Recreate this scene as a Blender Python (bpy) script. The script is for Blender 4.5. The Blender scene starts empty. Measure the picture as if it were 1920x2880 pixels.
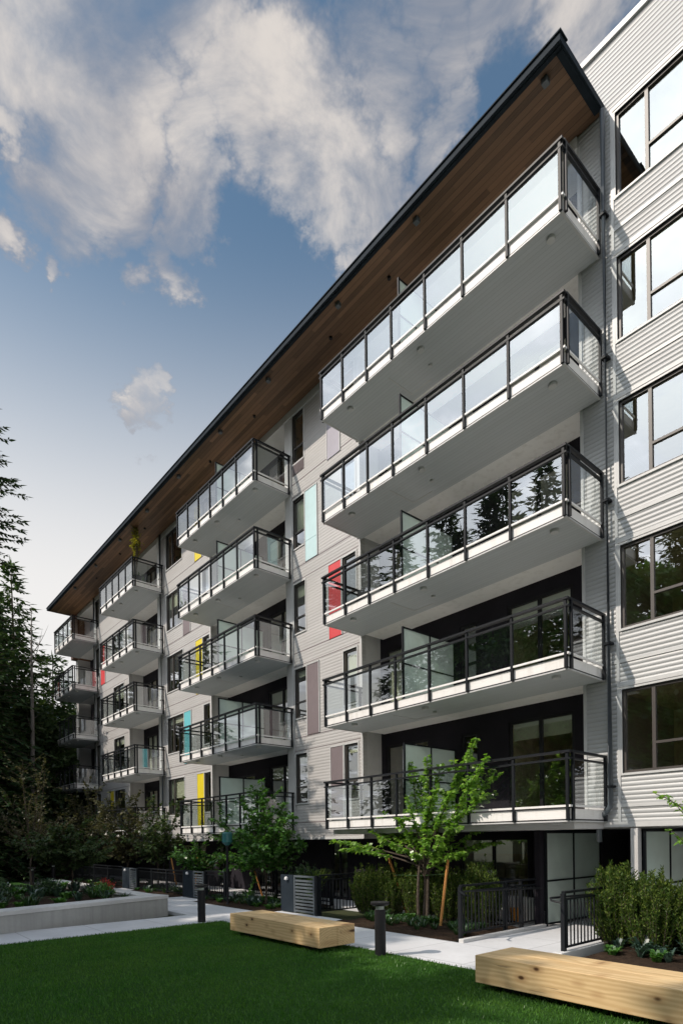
import bpy, math, random
import numpy as np
from mathutils import Matrix, Vector

# ------------------------------------------------------------------ camera, sky, sun
sc = bpy.context.scene
col = sc.collection
CAMP = Vector((0.0, -12.08, 2.0))
F_PX, H_PX, YAW, ROLL = 1673.04, 2363.2, 0.86634, -0.01227
cam_d = bpy.data.cameras.new('camera')
cam_d.sensor_fit = 'VERTICAL'
cam_d.sensor_height = 36.0
cam_d.sensor_width = 24.0
cam_d.lens = F_PX * 36.0 / 2880.0
cam_d.shift_y = (H_PX - 1440.0) / 2880.0
cam_d.clip_end = 3000.0
cam_d.clip_start = 0.05
cam = bpy.data.objects.new('camera', cam_d)
col.objects.link(cam)
cam.matrix_world = (Matrix.Translation(CAMP) @ Matrix.Rotation(YAW, 4, 'Z') @ Matrix.Rotation(math.pi / 2, 4, 'X')
                    @ Matrix.Rotation(ROLL, 4, 'Z'))
sc.camera = cam

SUN_EL = math.radians(43.2)
SUN_DIR = Vector((-0.265, -0.68, 0.0)).normalized() * math.cos(SUN_EL)
SUN_DIR.z = math.sin(SUN_EL)
SUN_ROT = math.atan2(SUN_DIR.x, SUN_DIR.y)
sun_d = bpy.data.lights.new('sun', 'SUN')
sun_d.energy = 3.25
sun_d.angle = math.radians(0.5)
sun_d.color = (1.0, 0.885, 0.77)
sun = bpy.data.objects.new('sun', sun_d)
col.objects.link(sun)
sun.rotation_euler = (-SUN_DIR).to_track_quat('-Z', 'Y').to_euler()
sun.location = (-20, -40, 60)

sc.view_settings.view_transform = 'Standard'
sc.view_settings.look = 'None'
sc.view_settings.exposure = 0.24
sc.view_settings.gamma = 1.0
sc.view_settings.use_curve_mapping = False
sc.cycles.max_bounces = 8
sc.cycles.transparent_max_bounces = 16
sc.cycles.diffuse_bounces = 3
sc.cycles.glossy_bounces = 4
sc.cycles.sample_clamp_indirect = 6.0
sc.cycles.use_denoising = True


class NT:
    """small helper to write node trees"""
    def __init__(self, tree):
        self.t = tree
        self.t.nodes.clear()

    def n(self, typ, **kw):
        nd = self.t.nodes.new(typ)
        for k, v in kw.items():
            if k.startswith('i_'):
                key = k[2:]
                key = int(key) if key.isdigit() else key.replace('_', ' ')
                s = nd.inputs[key]
                if hasattr(v, 'is_output') or isinstance(v, bpy.types.NodeSocket):
                    self.t.links.new(v, s)
                else:
                    s.default_value = v
            else:
                setattr(nd, k, v)
        return nd

    def math(self, op, a, b=None, c=None, clamp=False):
        nd = self.t.nodes.new('ShaderNodeMath')
        nd.operation = op
        nd.use_clamp = clamp
        for i, v in enumerate((a, b, c)):
            if v is None:
                continue
            if isinstance(v, bpy.types.NodeSocket):
                self.t.links.new(v, nd.inputs[i])
            else:
                nd.inputs[i].default_value = v
        return nd.outputs[0]

    def vmath(self, op, a, b=None, out=0):
        nd = self.t.nodes.new('ShaderNodeVectorMath')
        nd.operation = op
        for i, v in enumerate((a, b)):
            if v is None:
                continue
            if isinstance(v, bpy.types.NodeSocket):
                self.t.links.new(v, nd.inputs[i])
            elif op == 'SCALE' and i == 1:
                nd.inputs['Scale'].default_value = v
            else:
                nd.inputs[i].default_value = v
        return nd.outputs[out]

    def maprange(self, v, a, b, c=0.0, d=1.0, interp='LINEAR'):
        nd = self.t.nodes.new('ShaderNodeMapRange')
        nd.interpolation_type = interp
        self.t.links.new(v, nd.inputs[0])
        for i, x in enumerate((a, b, c, d)):
            nd.inputs[i + 1].default_value = x
        return nd.outputs[0]

    def mix(self, fac, a, b, blend='MIX'):
        nd = self.t.nodes.new('ShaderNodeMix')
        nd.data_type = 'RGBA'
        nd.blend_type = blend
        for s, v in ((nd.inputs[0], fac), (nd.inputs[6], a), (nd.inputs[7], b)):
            if isinstance(v, bpy.types.NodeSocket):
                self.t.links.new(v, s)
            else:
                s.default_value = v if not isinstance(v, tuple) or len(v) == 4 else (*v, 1.0)
        return nd.outputs[2]

    def link(self, a, b):
        self.t.links.new(a, b)


def px_dir(px, py):
    dx, dy = px - 960.0, py - H_PX
    c, s = math.cos(ROLL), math.sin(ROLL)
    X = c * dx + s * dy
    Y = -s * dx + c * dy
    fw = Vector((-math.sin(YAW), math.cos(YAW), 0))
    rt = Vector((math.cos(YAW), math.sin(YAW), 0))
    return (fw * F_PX + rt * X + Vector((0, 0, -Y))).normalized()


world = bpy.data.worlds.new('World')
sc.world = world
world.use_nodes = True
W = NT(world.node_tree)
SKY_STRENGTH = 0.12
sky = W.n('ShaderNodeTexSky', sky_type='NISHITA')
sky.sun_disc = False
sky.sun_elevation = SUN_EL
sky.sun_rotation = SUN_ROT
sky.air_density = 1.0
sky.dust_density = 1.2
sky.ozone_density = 1.0
tc = W.n('ShaderNodeTexCoord')
D = W.vmath('NORMALIZE', tc.outputs['Generated'])
sep = W.n('ShaderNodeSeparateXYZ')
W.link(D, sep.inputs[0])
dz = sep.outputs[2]
base = W.vmath('MULTIPLY', W.vmath('SCALE', sky.outputs[0], SKY_STRENGTH), (0.84, 0.97, 0.91))
# cloud deck: direction projected on a plane overhead, warped noise
zc = W.math('ADD', W.math('MAXIMUM', dz, 0.0), 0.12)
inv = W.math('DIVIDE', 1.0, zc)
cx = W.math('MULTIPLY', sep.outputs[0], inv)
cy = W.math('MULTIPLY', sep.outputs[1], inv)
comb = W.n('ShaderNodeCombineXYZ')
W.link(cx, comb.inputs[0])
W.link(cy, comb.inputs[1])
nz = W.n('ShaderNodeTexNoise', noise_dimensions='3D')
W.link(comb.outputs[0], nz.inputs['Vector'])
nz.inputs['Scale'].default_value = 4.6
nz.inputs['Detail'].default_value = 9.0
nz.inputs['Roughness'].default_value = 0.60
nz.inputs['Distortion'].default_value = 0.55
nz2 = W.n('ShaderNodeTexNoise', noise_dimensions='3D')
W.link(comb.outputs[0], nz2.inputs['Vector'])
nz2.inputs['Scale'].default_value = 3.2
nz2.inputs['Detail'].default_value = 5.0
nz2.inputs['Roughness'].default_value = 0.55
# cloud banks: (direction as seen, radius) ; weight
BLOBS = [(60, 90, 170), (230, 60, 190), (420, 40, 190), (600, 10, 130), (150, 220, 150), (330, 190, 170), (260, 360, 150),
         (190, 490, 110), (300, 500, 110), (380, 400, 100), (450, 270, 100), (270, 590, 70), (30, 330, 70),
         (700, 170, 110), (800, 260, 160), (900, 360, 170), (660, 290, 120), (560, 400, 100), (1000, 470, 130), (850, 520, 120),
         (910, 620, 85), (540, 510, 90), (510, 590, 80), (470, 700, 75), (490, 780, 65), (560, 640, 60), (440, 640, 55), (720, 420, 120),
         (1070, 120, 120), (1130, 240, 120), (1250, 60, 130), (1040, 640, 80), (1000, 710, 50), (1120, 560, 90), (1200, 470, 90), (1280, 400, 70),
         (1500, 30, 150), (1700, 60, 140), (1400, 150, 110), (1300, 230, 100),
         (30, 690, 62), (185, 775, 40), (405, 1165, 60), (360, 1190, 40), (448, 1135, 42), (200, 540, 130), (330, 580, 90)]
wcol = W.n('ShaderNodeTexNoise', noise_dimensions='3D')
W.link(comb.outputs[0], wcol.inputs['Vector'])
wcol.inputs['Scale'].default_value = 5.5
wcol.inputs['Detail'].default_value = 6.0
wcol.inputs['Roughness'].default_value = 0.62
warp = W.vmath('SCALE', W.vmath('SUBTRACT', wcol.outputs['Color'], (0.5, 0.5, 0.5)), 0.22)
DW = W.vmath('NORMALIZE', W.vmath('ADD', D, warp))
M = None
for (bx, by, br) in BLOBS:
    c = px_dir(bx, by)
    ang = sum(math.acos(max(-1, min(1, c.dot(px_dir(bx + ax * br, by + ay * br))))) for ax, ay in ((1, 0), (-1, 0), (0, 1), (0, -1))) / 4
    d = W.vmath('DOT_PRODUCT', DW, tuple(c), out=1)
    m = W.maprange(d, math.cos(ang * 1.7), math.cos(ang * 0.15), 0.0, 1.0, 'SMOOTHSTEP')
    M = m if M is None else W.math('MAXIMUM', M, m)
# broken cloud elsewhere in the sky (behind and beside the camera)
bank = W.maprange(nz2.outputs[0], 0.40, 0.60, 0.0, 0.85, 'SMOOTHSTEP')
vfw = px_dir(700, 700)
offview = W.maprange(W.vmath('DOT_PRODUCT', D, tuple(vfw), out=1), math.cos(math.radians(52)), math.cos(math.radians(36)), 1.0, 0.0, 'SMOOTHSTEP')
M = W.math('MAXIMUM', M, W.math('MULTIPLY', bank, offview))
dens = W.math('ADD', W.math('MULTIPLY', W.math('SUBTRACT', nz.outputs[0], 0.5), 2.4), W.math('MULTIPLY', W.math('SUBTRACT', M, 0.5), 0.85))
cov = W.maprange(dens, -0.34, 0.78, 0.0, 1.0, 'SMOOTHSTEP')
cov = W.math('MULTIPLY', cov, W.maprange(M, 0.0, 0.12, 0.0, 1.0, 'SMOOTHSTEP'))
shade = W.maprange(W.math('ADD', dens, W.math('MULTIPLY', W.math('SUBTRACT', nz2.outputs[0], 0.5), 2.2)), -0.05, 0.85, 0.0, 1.0, 'SMOOTHSTEP')
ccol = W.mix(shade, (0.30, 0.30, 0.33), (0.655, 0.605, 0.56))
cb = W.vmath('SCALE', W.mix(offview, ccol, W.mix(1.0, ccol, (0.93, 1.0, 1.09), 'MULTIPLY')), 1.0)
W.link(W.math('MULTIPLY_ADD', offview, 1.75, 1.0), cb.node.inputs['Scale'])  # clouds outside the view made brighter and bluer, added fill for the shade
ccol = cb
# pale haze low in the sky, deeper blue overhead
haze = W.maprange(dz, 0.74, 0.33, 0.0, 1.0, 'SMOOTHSTEP')
base2 = W.mix(W.math('MULTIPLY', haze, 0.92), base, (0.80, 0.775, 0.75))
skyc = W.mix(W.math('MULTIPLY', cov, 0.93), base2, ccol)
# bright veil of thin cloud around the sun
sd = W.vmath('DOT_PRODUCT', D, tuple(SUN_DIR), out=1)
halo = W.maprange(sd, math.cos(math.radians(36)), math.cos(math.radians(4)), 0.0, 1.0, 'SMOOTHSTEP')
hal = W.vmath('SCALE', (0.93, 0.975, 1.07), 1.0)
hnode = hal.node
W.link(W.math('MULTIPLY', halo, 1.28), hnode.inputs['Scale'])
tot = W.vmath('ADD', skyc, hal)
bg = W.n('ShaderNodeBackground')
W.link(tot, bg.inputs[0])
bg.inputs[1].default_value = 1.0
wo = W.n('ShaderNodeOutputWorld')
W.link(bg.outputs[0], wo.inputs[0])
try:
    world.cycles.sampling_method = 'MANUAL'
    world.cycles.sample_map_resolution = 512
except Exception:
    pass

# ------------------------------------------------------------------ mesh helpers
ROOT = {}


def tag(o, label=None, cat=None, group=None, kind=None):
    if label: o['label'] = label
    if cat: o['category'] = cat
    if group: o['group'] = group
    if kind: o['kind'] = kind
    return o


def thing(name, label, cat, loc=(0, 0, 0), group=None):
    o = bpy.data.objects.new(name, None)
    o.empty_display_size = 0.3
    o.location = loc
    col.objects.link(o)
    ROOT[o.name] = Vector(loc)
    return tag(o, label, cat, group)


class MB:
    def __init__(self):
        self.v, self.f = [], []

    def add(self, verts, faces):
        b = len(self.v)
        self.v += [tuple(p) for p in verts]
        self.f += [tuple(i + b for i in q) for q in faces]
        return self

    def box(self, x0, x1, y0, y1, z0, z1):
        if x0 > x1: x0, x1 = x1, x0
        if y0 > y1: y0, y1 = y1, y0
        if z0 > z1: z0, z1 = z1, z0
        v = [(x0, y0, z0), (x1, y0, z0), (x1, y1, z0), (x0, y1, z0), (x0, y0, z1), (x1, y0, z1), (x1, y1, z1), (x0, y1, z1)]
        return self.add(v, [(0, 3, 2, 1), (4, 5, 6, 7), (0, 1, 5, 4), (1, 2, 6, 5), (2, 3, 7, 6), (3, 0, 4, 7)])

    def quad(self, a, b, c, d):
        return self.add([a, b, c, d], [(0, 1, 2, 3)])

    def tube(self, pts, rad, n=8, cap=True):
        pts = [Vector(p) for p in pts]
        rs = rad if isinstance(rad, (list, tuple)) else [rad] * len(pts)
        rings = []
        up = Vector((0, 0, 1))
        for i, p in enumerate(pts):
            t = (pts[min(i + 1, len(pts) - 1)] - pts[max(i - 1, 0)]).normalized()
            a = t.cross(up)
            if a.length < 1e-3: a = t.cross(Vector((1, 0, 0)))
            a.normalize()
            b = a.cross(t).normalized()
            rings.append([p + (a * math.cos(2 * math.pi * k / n) + b * math.sin(2 * math.pi * k / n)) * rs[i] for k in range(n)])
        v = [q for r in rings for q in r]
        f = []
        for i in range(len(pts) - 1):
            for k in range(n):
                k2 = (k + 1) % n
                f.append((i * n + k, i * n + k2, (i + 1) * n + k2, (i + 1) * n + k))
        if cap:
            f.append(tuple(range(n - 1, -1, -1)))
            f.append(tuple((len(pts) - 1) * n + k for k in range(n)))
        return self.add(v, f)

    def lathe(self, cx, cy, prof, n=24):
        v = []
        for (r, z) in prof:
            v += [(cx + r * math.cos(2 * math.pi * k / n), cy + r * math.sin(2 * math.pi * k / n), z) for k in range(n)]
        f = []
        for i in range(len(prof) - 1):
            for k in range(n):
                k2 = (k + 1) % n
                f.append((i * n + k, i * n + k2, (i + 1) * n + k2, (i + 1) * n + k))
        f.append(tuple(range(n - 1, -1, -1)))
        f.append(tuple((len(prof) - 1) * n + k for k in range(n)))
        return self.add(v, f)

    def build(self, name, mat, parent=None, smooth=False, bevel=0.0):
        off = Vector((0, 0, 0))
        if parent is not None:
            off = ROOT[parent.name]
        me = bpy.data.meshes.new(name)
        me.from_pydata([(a - off.x, b - off.y, c - off.z) for a, b, c in self.v], [], self.f)
        me.materials.append(mat)
        if smooth:
            me.polygons.foreach_set('use_smooth', [True] * len(me.polygons))
        me.update()
        o = bpy.data.objects.new(name, me)
        col.objects.link(o)
        if parent is not None:
            o.parent = parent
            ROOT[o.name] = off
        else:
            ROOT[o.name] = Vector((0, 0, 0))
        if bevel:
            m = o.modifiers.new('bevel', 'BEVEL')
            m.width = bevel
            m.segments = 2
            m.limit_method = 'ANGLE'
        return o


def quads_obj(name, Q, mat, parent=None, off=None):
    """Q: (n,4,3) array of separate quads"""
    Q = np.asarray(Q, dtype=np.float32)
    if off is None:
        off = ROOT[parent.name] if parent is not None else Vector((0, 0, 0))
    n = len(Q)
    V = Q.reshape(-1, 3) - np.array(off, dtype=np.float32)
    me = bpy.data.meshes.new(name)
    me.vertices.add(n * 4)
    me.vertices.foreach_set('co', V.ravel())
    me.loops.add(n * 4)
    me.loops.foreach_set('vertex_index', np.arange(n * 4, dtype=np.int32))
    me.polygons.add(n)
    me.polygons.foreach_set('loop_start', np.arange(0, n * 4, 4, dtype=np.int32))
    me.polygons.foreach_set('loop_total', np.full(n, 4, dtype=np.int32))
    me.materials.append(mat)
    me.update(calc_edges=True)
    me.validate()
    o = bpy.data.objects.new(name, me)
    col.objects.link(o)
    if parent is not None:
        o.parent = parent
    ROOT[o.name] = Vector(off)
    return o


def copy_thing(root, loc, rotz, scale, label, cat=None, group=None):
    r = root.copy()
    col.objects.link(r)
    r.location = loc
    r.rotation_euler = (0, 0, rotz)
    r.scale = scale if isinstance(scale, (tuple, list)) else (scale,) * 3
    r['label'] = label
    if cat: r['category'] = cat
    if group: r['group'] = group
    for ch in list(root.children):
        c = ch.copy()
        col.objects.link(c)
        c.parent = r
        for g in list(ch.children):
            d = g.copy()
            col.objects.link(d)
            d.parent = c
    return r


# ------------------------------------------------------------------ materials
def new_mat(name):
    m = bpy.data.materials.new(name)
    m.use_nodes = True
    return m, NT(m.node_tree)


def principled(T, color, rough=0.5, metal=0.0, spec=0.5, normal=None):
    p = T.n('ShaderNodeBsdfPrincipled')
    if isinstance(color, bpy.types.NodeSocket):
        T.link(color, p.inputs['Base Color'])
    else:
        p.inputs['Base Color'].default_value = (*color, 1)
    if isinstance(rough, bpy.types.NodeSocket):
        T.link(rough, p.inputs['Roughness'])
    else:
        p.inputs['Roughness'].default_value = rough
    p.inputs['Metallic'].default_value = metal
    p.inputs['Specular IOR Level'].default_value = spec
    if normal is not None:
        T.link(normal, p.inputs['Normal'])
    return p.outputs[0]


def finish(T, sh):
    o = T.n('ShaderNodeOutputMaterial')
    T.link(sh, o.inputs[0])


def noise(T, scale, detail=4, vec=None, rough=0.55, sx=None):
    tcn = T.n('ShaderNodeTexCoord')
    v = tcn.outputs['Object'] if vec is None else vec
    if sx:
        v = T.vmath('MULTIPLY', v, sx)
    nd = T.n('ShaderNodeTexNoise')
    T.link(v, nd.inputs['Vector'])
    nd.inputs['Scale'].default_value = scale
    nd.inputs['Detail'].default_value = detail
    nd.inputs['Roughness'].default_value = rough
    return nd.outputs[0]


def bump(T, h, strength=0.3, dist=0.02):
    b = T.n('ShaderNodeBump')
    b.inputs['Strength'].default_value = strength
    b.inputs['Distance'].default_value = dist
    T.link(h, b.inputs['Height'])
    return b.outputs[0]


def mat_simple(name, color, rough=0.5, metal=0.0, var=0.12, vscale=3.0, spec=0.5, bmp=0.0, bscale=60):
    m, T = new_mat(name)
    nv = noise(T, vscale, 5)
    c2 = tuple(max(0.0, x * (1 - var)) for x in color)
    c3 = tuple(min(1.0, x * (1 + var)) for x in color)
    c = T.mix(T.maprange(nv, 0.3, 0.7), c2, c3)
    nrm = bump(T, noise(T, bscale, 3), bmp, 0.01) if bmp else None
    finish(T, principled(T, c, rough, metal, spec, nrm))
    return m


def mat_siding(name, color, pitch, strength, dist, rough=0.42, seams=True):
    m, T = new_mat(name)
    tcn = T.n('ShaderNodeTexCoord')
    s = T.n('ShaderNodeSeparateXYZ')
    T.link(tcn.outputs['Object'], s.inputs[0])
    ph = T.math('MULTIPLY', s.outputs[2], 2 * math.pi / pitch)
    h0 = T.math('SINE', ph)
    h = T.math('MULTIPLY_ADD', T.math('POWER', T.math('MULTIPLY_ADD', h0, 0.5, 0.5), 0.42), 2.0, -1.0)
    stain = noise(T, 1.0, 5, sx=(0.35, 1.0, 1.6))
    fine = noise(T, 9.0, 4, sx=(0.2, 1, 2.5))
    c = T.mix(T.maprange(stain, 0.32, 0.7), tuple(x * 0.90 for x in color), tuple(min(1, x * 1.06) for x in color))
    c = T.mix(T.maprange(fine, 0.3, 0.75, 0.0, 0.22), c, tuple(x * 0.80 for x in color))
    # darker colour in the valleys of the ribs
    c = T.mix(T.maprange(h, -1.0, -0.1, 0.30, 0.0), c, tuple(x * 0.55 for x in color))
    nrm = bump(T, h, strength, dist)
    finish(T, principled(T, c, rough, 0.0, 0.45, nrm))
    return m


def mat_glass(name, r0, tint, rough=0.0):
    m, T = new_mat(name)
    lw = T.n('ShaderNodeLayerWeight')
    lw.inputs['Blend'].default_value = 0.5
    p5 = T.math('POWER', lw.outputs['Facing'], 4.0)
    fac = T.math('MULTIPLY_ADD', p5, 1.0 - r0, r0, clamp=True)
    tr = T.n('ShaderNodeBsdfTransparent')
    tr.inputs[0].default_value = (*tint, 1)
    gl = T.n('ShaderNodeBsdfGlossy')
    gl.inputs['Color'].default_value = (0.95, 0.98, 1.0, 1)
    gl.inputs['Roughness'].default_value = rough
    mx = T.n('ShaderNodeMixShader')
    T.link(fac, mx.inputs[0])
    T.link(tr.outputs[0], mx.inputs[1])
    T.link(gl.outputs[0], mx.inputs[2])
    finish(T, mx.outputs[0])
    return m


def mat_frosted(name, color):
    m, T = new_mat(name)
    nv = noise(T, 1.3, 3)
    c = T.mix(T.maprange(nv, 0.3, 0.7), tuple(x * 0.86 for x in color), color)
    d = T.n('ShaderNodeBsdfDiffuse')
    T.link(c, d.inputs[0])
    t = T.n('ShaderNodeBsdfTranslucent')
    T.link(c, t.inputs[0])
    g = T.n('ShaderNodeBsdfGlossy')
    g.inputs['Roughness'].default_value = 0.25
    m1 = T.n('ShaderNodeMixShader')
    m1.inputs[0].default_value = 0.5
    T.link(d.outputs[0], m1.inputs[1])
    T.link(t.outputs[0], m1.inputs[2])
    m2 = T.n('ShaderNodeMixShader')
    m2.inputs[0].default_value = 0.10
    T.link(m1.outputs[0], m2.inputs[1])
    T.link(g.outputs[0], m2.inputs[2])
    finish(T, m2.outputs[0])
    return m


def mat_leaf(name, c1, c2, c3, trans=0.35, gloss=0.06, rough=0.35, patch=None):
    m, T = new_mat(name)
    geo = T.n('ShaderNodeNewGeometry')
    r = T.n('ShaderNodeValToRGB')
    r.color_ramp.elements[0].color = (*c1, 1)
    r.color_ramp.elements[1].color = (*c3, 1)
    e = r.color_ramp.elements.new(0.55)
    e.color = (*c2, 1)
    T.link(geo.outputs['Random Per Island'], r.inputs[0])
    base_c = r.outputs[0]
    if patch:
        pn = noise(T, 0.55, 4)
        base_c = T.mix(T.maprange(pn, 0.35, 0.68, 0.0, 0.75), base_c, patch)
        pn2 = noise(T, 2.6, 4, sx=(1.0, 0.35, 1.0))
        base_c = T.mix(T.maprange(pn2, 0.45, 0.75, 0.0, 0.55), base_c, tuple(x * 0.6 for x in c2))
    d = T.n('ShaderNodeBsdfDiffuse')
    T.link(base_c, d.inputs[0])
    t = T.n('ShaderNodeBsdfTranslucent')
    tc_ = T.mix(1.0, base_c, (1.25, 1.3, 0.6), 'MULTIPLY')
    T.link(tc_, t.inputs[0])
    g = T.n('ShaderNodeBsdfGlossy')
    g.inputs['Roughness'].default_value = rough
    m1 = T.n('ShaderNodeMixShader')
    m1.inputs[0].default_value = trans
    T.link(d.outputs[0], m1.inputs[1])
    T.link(t.outputs[0], m1.inputs[2])
    m2 = T.n('ShaderNodeMixShader')
    m2.inputs[0].default_value = gloss
    T.link(m1.outputs[0], m2.inputs[1])
    T.link(g.outputs[0], m2.inputs[2])
    finish(T, m2.outputs[0])
    return m


def mat_planks(name, c1, c2, width, axis=1, rough=0.5, gapk=0.8):
    """boards running along x, laid side by side along the given axis (1 = y, 2 = z)"""
    m, T = new_mat(name)
    tcn = T.n('ShaderNodeTexCoord')
    s = T.n('ShaderNodeSeparateXYZ')
    T.link(tcn.outputs['Object'], s.inputs[0])
    k = T.math('DIVIDE', s.outputs[axis], width)
    fl = T.math('FLOOR', k)
    fr = T.math('FRACT', k)
    seg = T.math('FLOOR', T.math('ADD', T.math('DIVIDE', s.outputs[0], 3.1), T.math('MULTIPLY', fl, 0.37)))
    cmb = T.n('ShaderNodeCombineXYZ')
    T.link(fl, cmb.inputs[0])
    T.link(seg, cmb.inputs[1])
    wn = T.n('ShaderNodeTexWhiteNoise')
    wn.noise_dimensions = '2D'
    T.link(cmb.outputs[0], wn.inputs[0])
    grain = noise(T, 6.0, 6, sx=(0.35, 6.0, 6.0))
    f = T.math('ADD', T.math('MULTIPLY', wn.outputs[0], 0.65), T.math('MULTIPLY', grain, 0.5))
    c = T.mix(T.maprange(f, 0.15, 0.95), c1, c2)
    gap = T.math('LESS_THAN', T.math('MINIMUM', fr, T.math('SUBTRACT', 1.0, fr)), 0.035)
    c = T.mix(T.math('MULTIPLY', gap, gapk), c, tuple(x * 0.25 for x in c1))
    nrm = bump(T, T.math('MULTIPLY', grain, 0.4), 0.2, 0.01)
    finish(T, principled(T, c, rough, 0, 0.3, nrm))
    return m


def mat_concrete(name, color, joint=None, boards=False):
    m, T = new_mat(name)
    n1 = noise(T, 0.8, 6)
    n2 = noise(T, 14.0, 5)
    c = T.mix(T.maprange(n1, 0.3, 0.7), tuple(x * 0.84 for x in color), tuple(min(1, x * 1.08) for x in color))
    c = T.mix(T.maprange(n2, 0.35, 0.75, 0.0, 0.35), c, tuple(x * 0.78 for x in color))
    if joint:
        tcn = T.n('ShaderNodeTexCoord')
        s = T.n('ShaderNodeSeparateXYZ')
        T.link(tcn.outputs['Object'], s.inputs[0])
        acc = None
        for ax, stp in joint:
            fr = T.math('FRACT', T.math('DIVIDE', s.outputs[ax], stp))
            g = T.math('LESS_THAN', fr, 0.02 / stp)
            acc = g if acc is None else T.math('MAXIMUM', acc, g)
        c = T.mix(T.math('MULTIPLY', acc, 0.6), c, tuple(x * 0.35 for x in color))
    if boards:
        streak = noise(T, 3.0, 5, sx=(2.2, 2.2, 0.12))
        c = T.mix(T.maprange(streak, 0.45, 0.72, 0.0, 0.5), c, tuple(x * 0.62 for x in color))
    nrm = bump(T, n2, 0.25, 0.006)
    finish(T, principled(T, c, 0.85, 0, 0.3, nrm))
    return m


def mat_timber(name):
    m, T = new_mat(name)
    tcn = T.n('ShaderNodeTexCoord')
    warp = noise(T, 1.1, 2, sx=(0.6, 1, 1))
    v = T.vmath('MULTIPLY', tcn.outputs['Object'], (0.22, 1.0, 1.0))
    vw = T.n('ShaderNodeVectorMath')
    vw.operation = 'ADD'
    T.link(v, vw.inputs[0])
    w3 = T.n('ShaderNodeCombineXYZ')
    wv = T.math('MULTIPLY', warp, 0.18)
    T.link(wv, w3.inputs[1])
    T.link(wv, w3.inputs[2])
    T.link(w3.outputs[0], vw.inputs[1])
    wave = T.n('ShaderNodeTexWave')
    wave.wave_type = 'RINGS'
    wave.rings_direction = 'X'
    T.link(vw.outputs[0], wave.inputs['Vector'])
    wave.inputs['Scale'].default_value = 7.5
    wave.inputs['Distortion'].default_value = 4.5
    wave.inputs['Detail'].default_value = 3.0
    fine = noise(T, 30.0, 4, sx=(0.06, 1.0, 1.0))
    c = T.mix(T.maprange(wave.outputs[1], 0.1, 0.9), (0.60, 0.42, 0.21), (0.73, 0.54, 0.295))
    c = T.mix(T.maprange(fine, 0.3, 0.75, 0.0, 0.45), c, (0.48, 0.31, 0.15))
    vor = T.n('ShaderNodeTexVoronoi')
    vv = T.vmath('MULTIPLY', tcn.outputs['Object'], (2.7, 0.9, 4.6))
    T.link(vv, vor.inputs['Vector'])
    vor.inputs['Scale'].default_value = 1.0
    kn = T.maprange(vor.outputs['Distance'], 0.06, 0.16, 1.0, 0.0, 'SMOOTHSTEP')
    ring = T.maprange(vor.outputs['Distance'], 0.14, 0.34, 0.5, 0.0)
    c = T.mix(ring, c, (0.36, 0.20, 0.085))
    c = T.mix(kn, c, (0.075, 0.033, 0.012))
    crack = noise(T, 9.0, 3, sx=(0.12, 2.2, 2.2))
    c = T.mix(T.maprange(crack, 0.655, 0.70, 0.0, 0.55), c, (0.16, 0.09, 0.04))
    nrm = bump(T, fine, 0.15, 0.004)
    finish(T, principled(T, c, 0.6, 0, 0.3, nrm))
    return m


def mat_soil(name, c1, c2, scale=8):
    m, T = new_mat(name)
    n1 = noise(T, scale, 8, rough=0.7)
    n2 = noise(T, 0.7, 4)
    c = T.mix(T.maprange(n1, 0.3, 0.7), c1, c2)
    c = T.mix(T.maprange(n2, 0.35, 0.7, 0.0, 0.4), c, tuple(x * 0.7 for x in c1))
    nrm = bump(T, n1, 0.8, 0.05)
    finish(T, principled(T, c, 0.95, 0, 0.15, nrm))
    return m


MS = {}
MS['ribbed'] = mat_siding('ribbed_metal_siding', (0.435, 0.445, 0.445), 0.092, 0.6, 0.013)
MS['lap'] = mat_siding('fine_ribbed_siding', (0.475, 0.465, 0.455), 0.098, 0.36, 0.010)
MS['trim'] = mat_simple('pale_trim', (0.53, 0.535, 0.53), 0.45, var=0.06)
MS['pier'] = mat_simple('smooth_grey_panel', (0.52, 0.515, 0.505), 0.55, var=0.06)
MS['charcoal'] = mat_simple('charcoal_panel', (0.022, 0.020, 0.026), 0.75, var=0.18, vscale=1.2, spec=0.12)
MS['red'] = mat_simple('red_panel', (0.62, 0.055, 0.06), 0.45, var=0.05)
MS['yellow'] = mat_simple('yellow_panel', (0.72, 0.58, 0.02), 0.45, var=0.05)
MS['blue'] = mat_simple('pale_blue_panel', (0.50, 0.68, 0.70), 0.45, var=0.04)
MS['teal'] = mat_simple('teal_panel', (0.14, 0.50, 0.55), 0.45, var=0.05)
MS['mauve'] = mat_simple('mauve_panel', (0.185, 0.15, 0.158), 0.5, var=0.06)
MS['lavender'] = mat_simple('lavender_panel', (0.36, 0.345, 0.40), 0.5, var=0.05)
MS['fascia'] = mat_simple('slate_metal', (0.020, 0.028, 0.037), 0.7, 0.0, var=0.15, spec=0.08)
MS['darkmetal'] = mat_simple('dark_bronze_metal', (0.014, 0.014, 0.016), 0.5, 0.0, var=0.2, spec=0.25)
MS['rail'] = mat_simple('railing_metal', (0.013, 0.015, 0.018), 0.45, 0.0, var=0.2, spec=0.18)
MS['frame'] = mat_simple('window_frame', (0.060, 0.053, 0.048), 0.45, var=0.12)
MS['pipe'] = mat_simple('downpipe_metal', (0.095, 0.112, 0.125), 0.4, var=0.15)
def mat_stained(name, color):
    m, T = new_mat(name)
    n1 = noise(T, 2.0, 5, sx=(3.0, 3.0, 0.35))
    n2 = noise(T, 0.7, 4)
    c = T.mix(T.maprange(n1, 0.52, 0.72, 0.0, 0.35), color, (0.50, 0.48, 0.44))
    c = T.mix(T.maprange(n2, 0.3, 0.7, 0.0, 0.15), c, tuple(x * 0.8 for x in color))
    finish(T, principled(T, c, 0.5, 0, 0.4))
    return m


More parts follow.
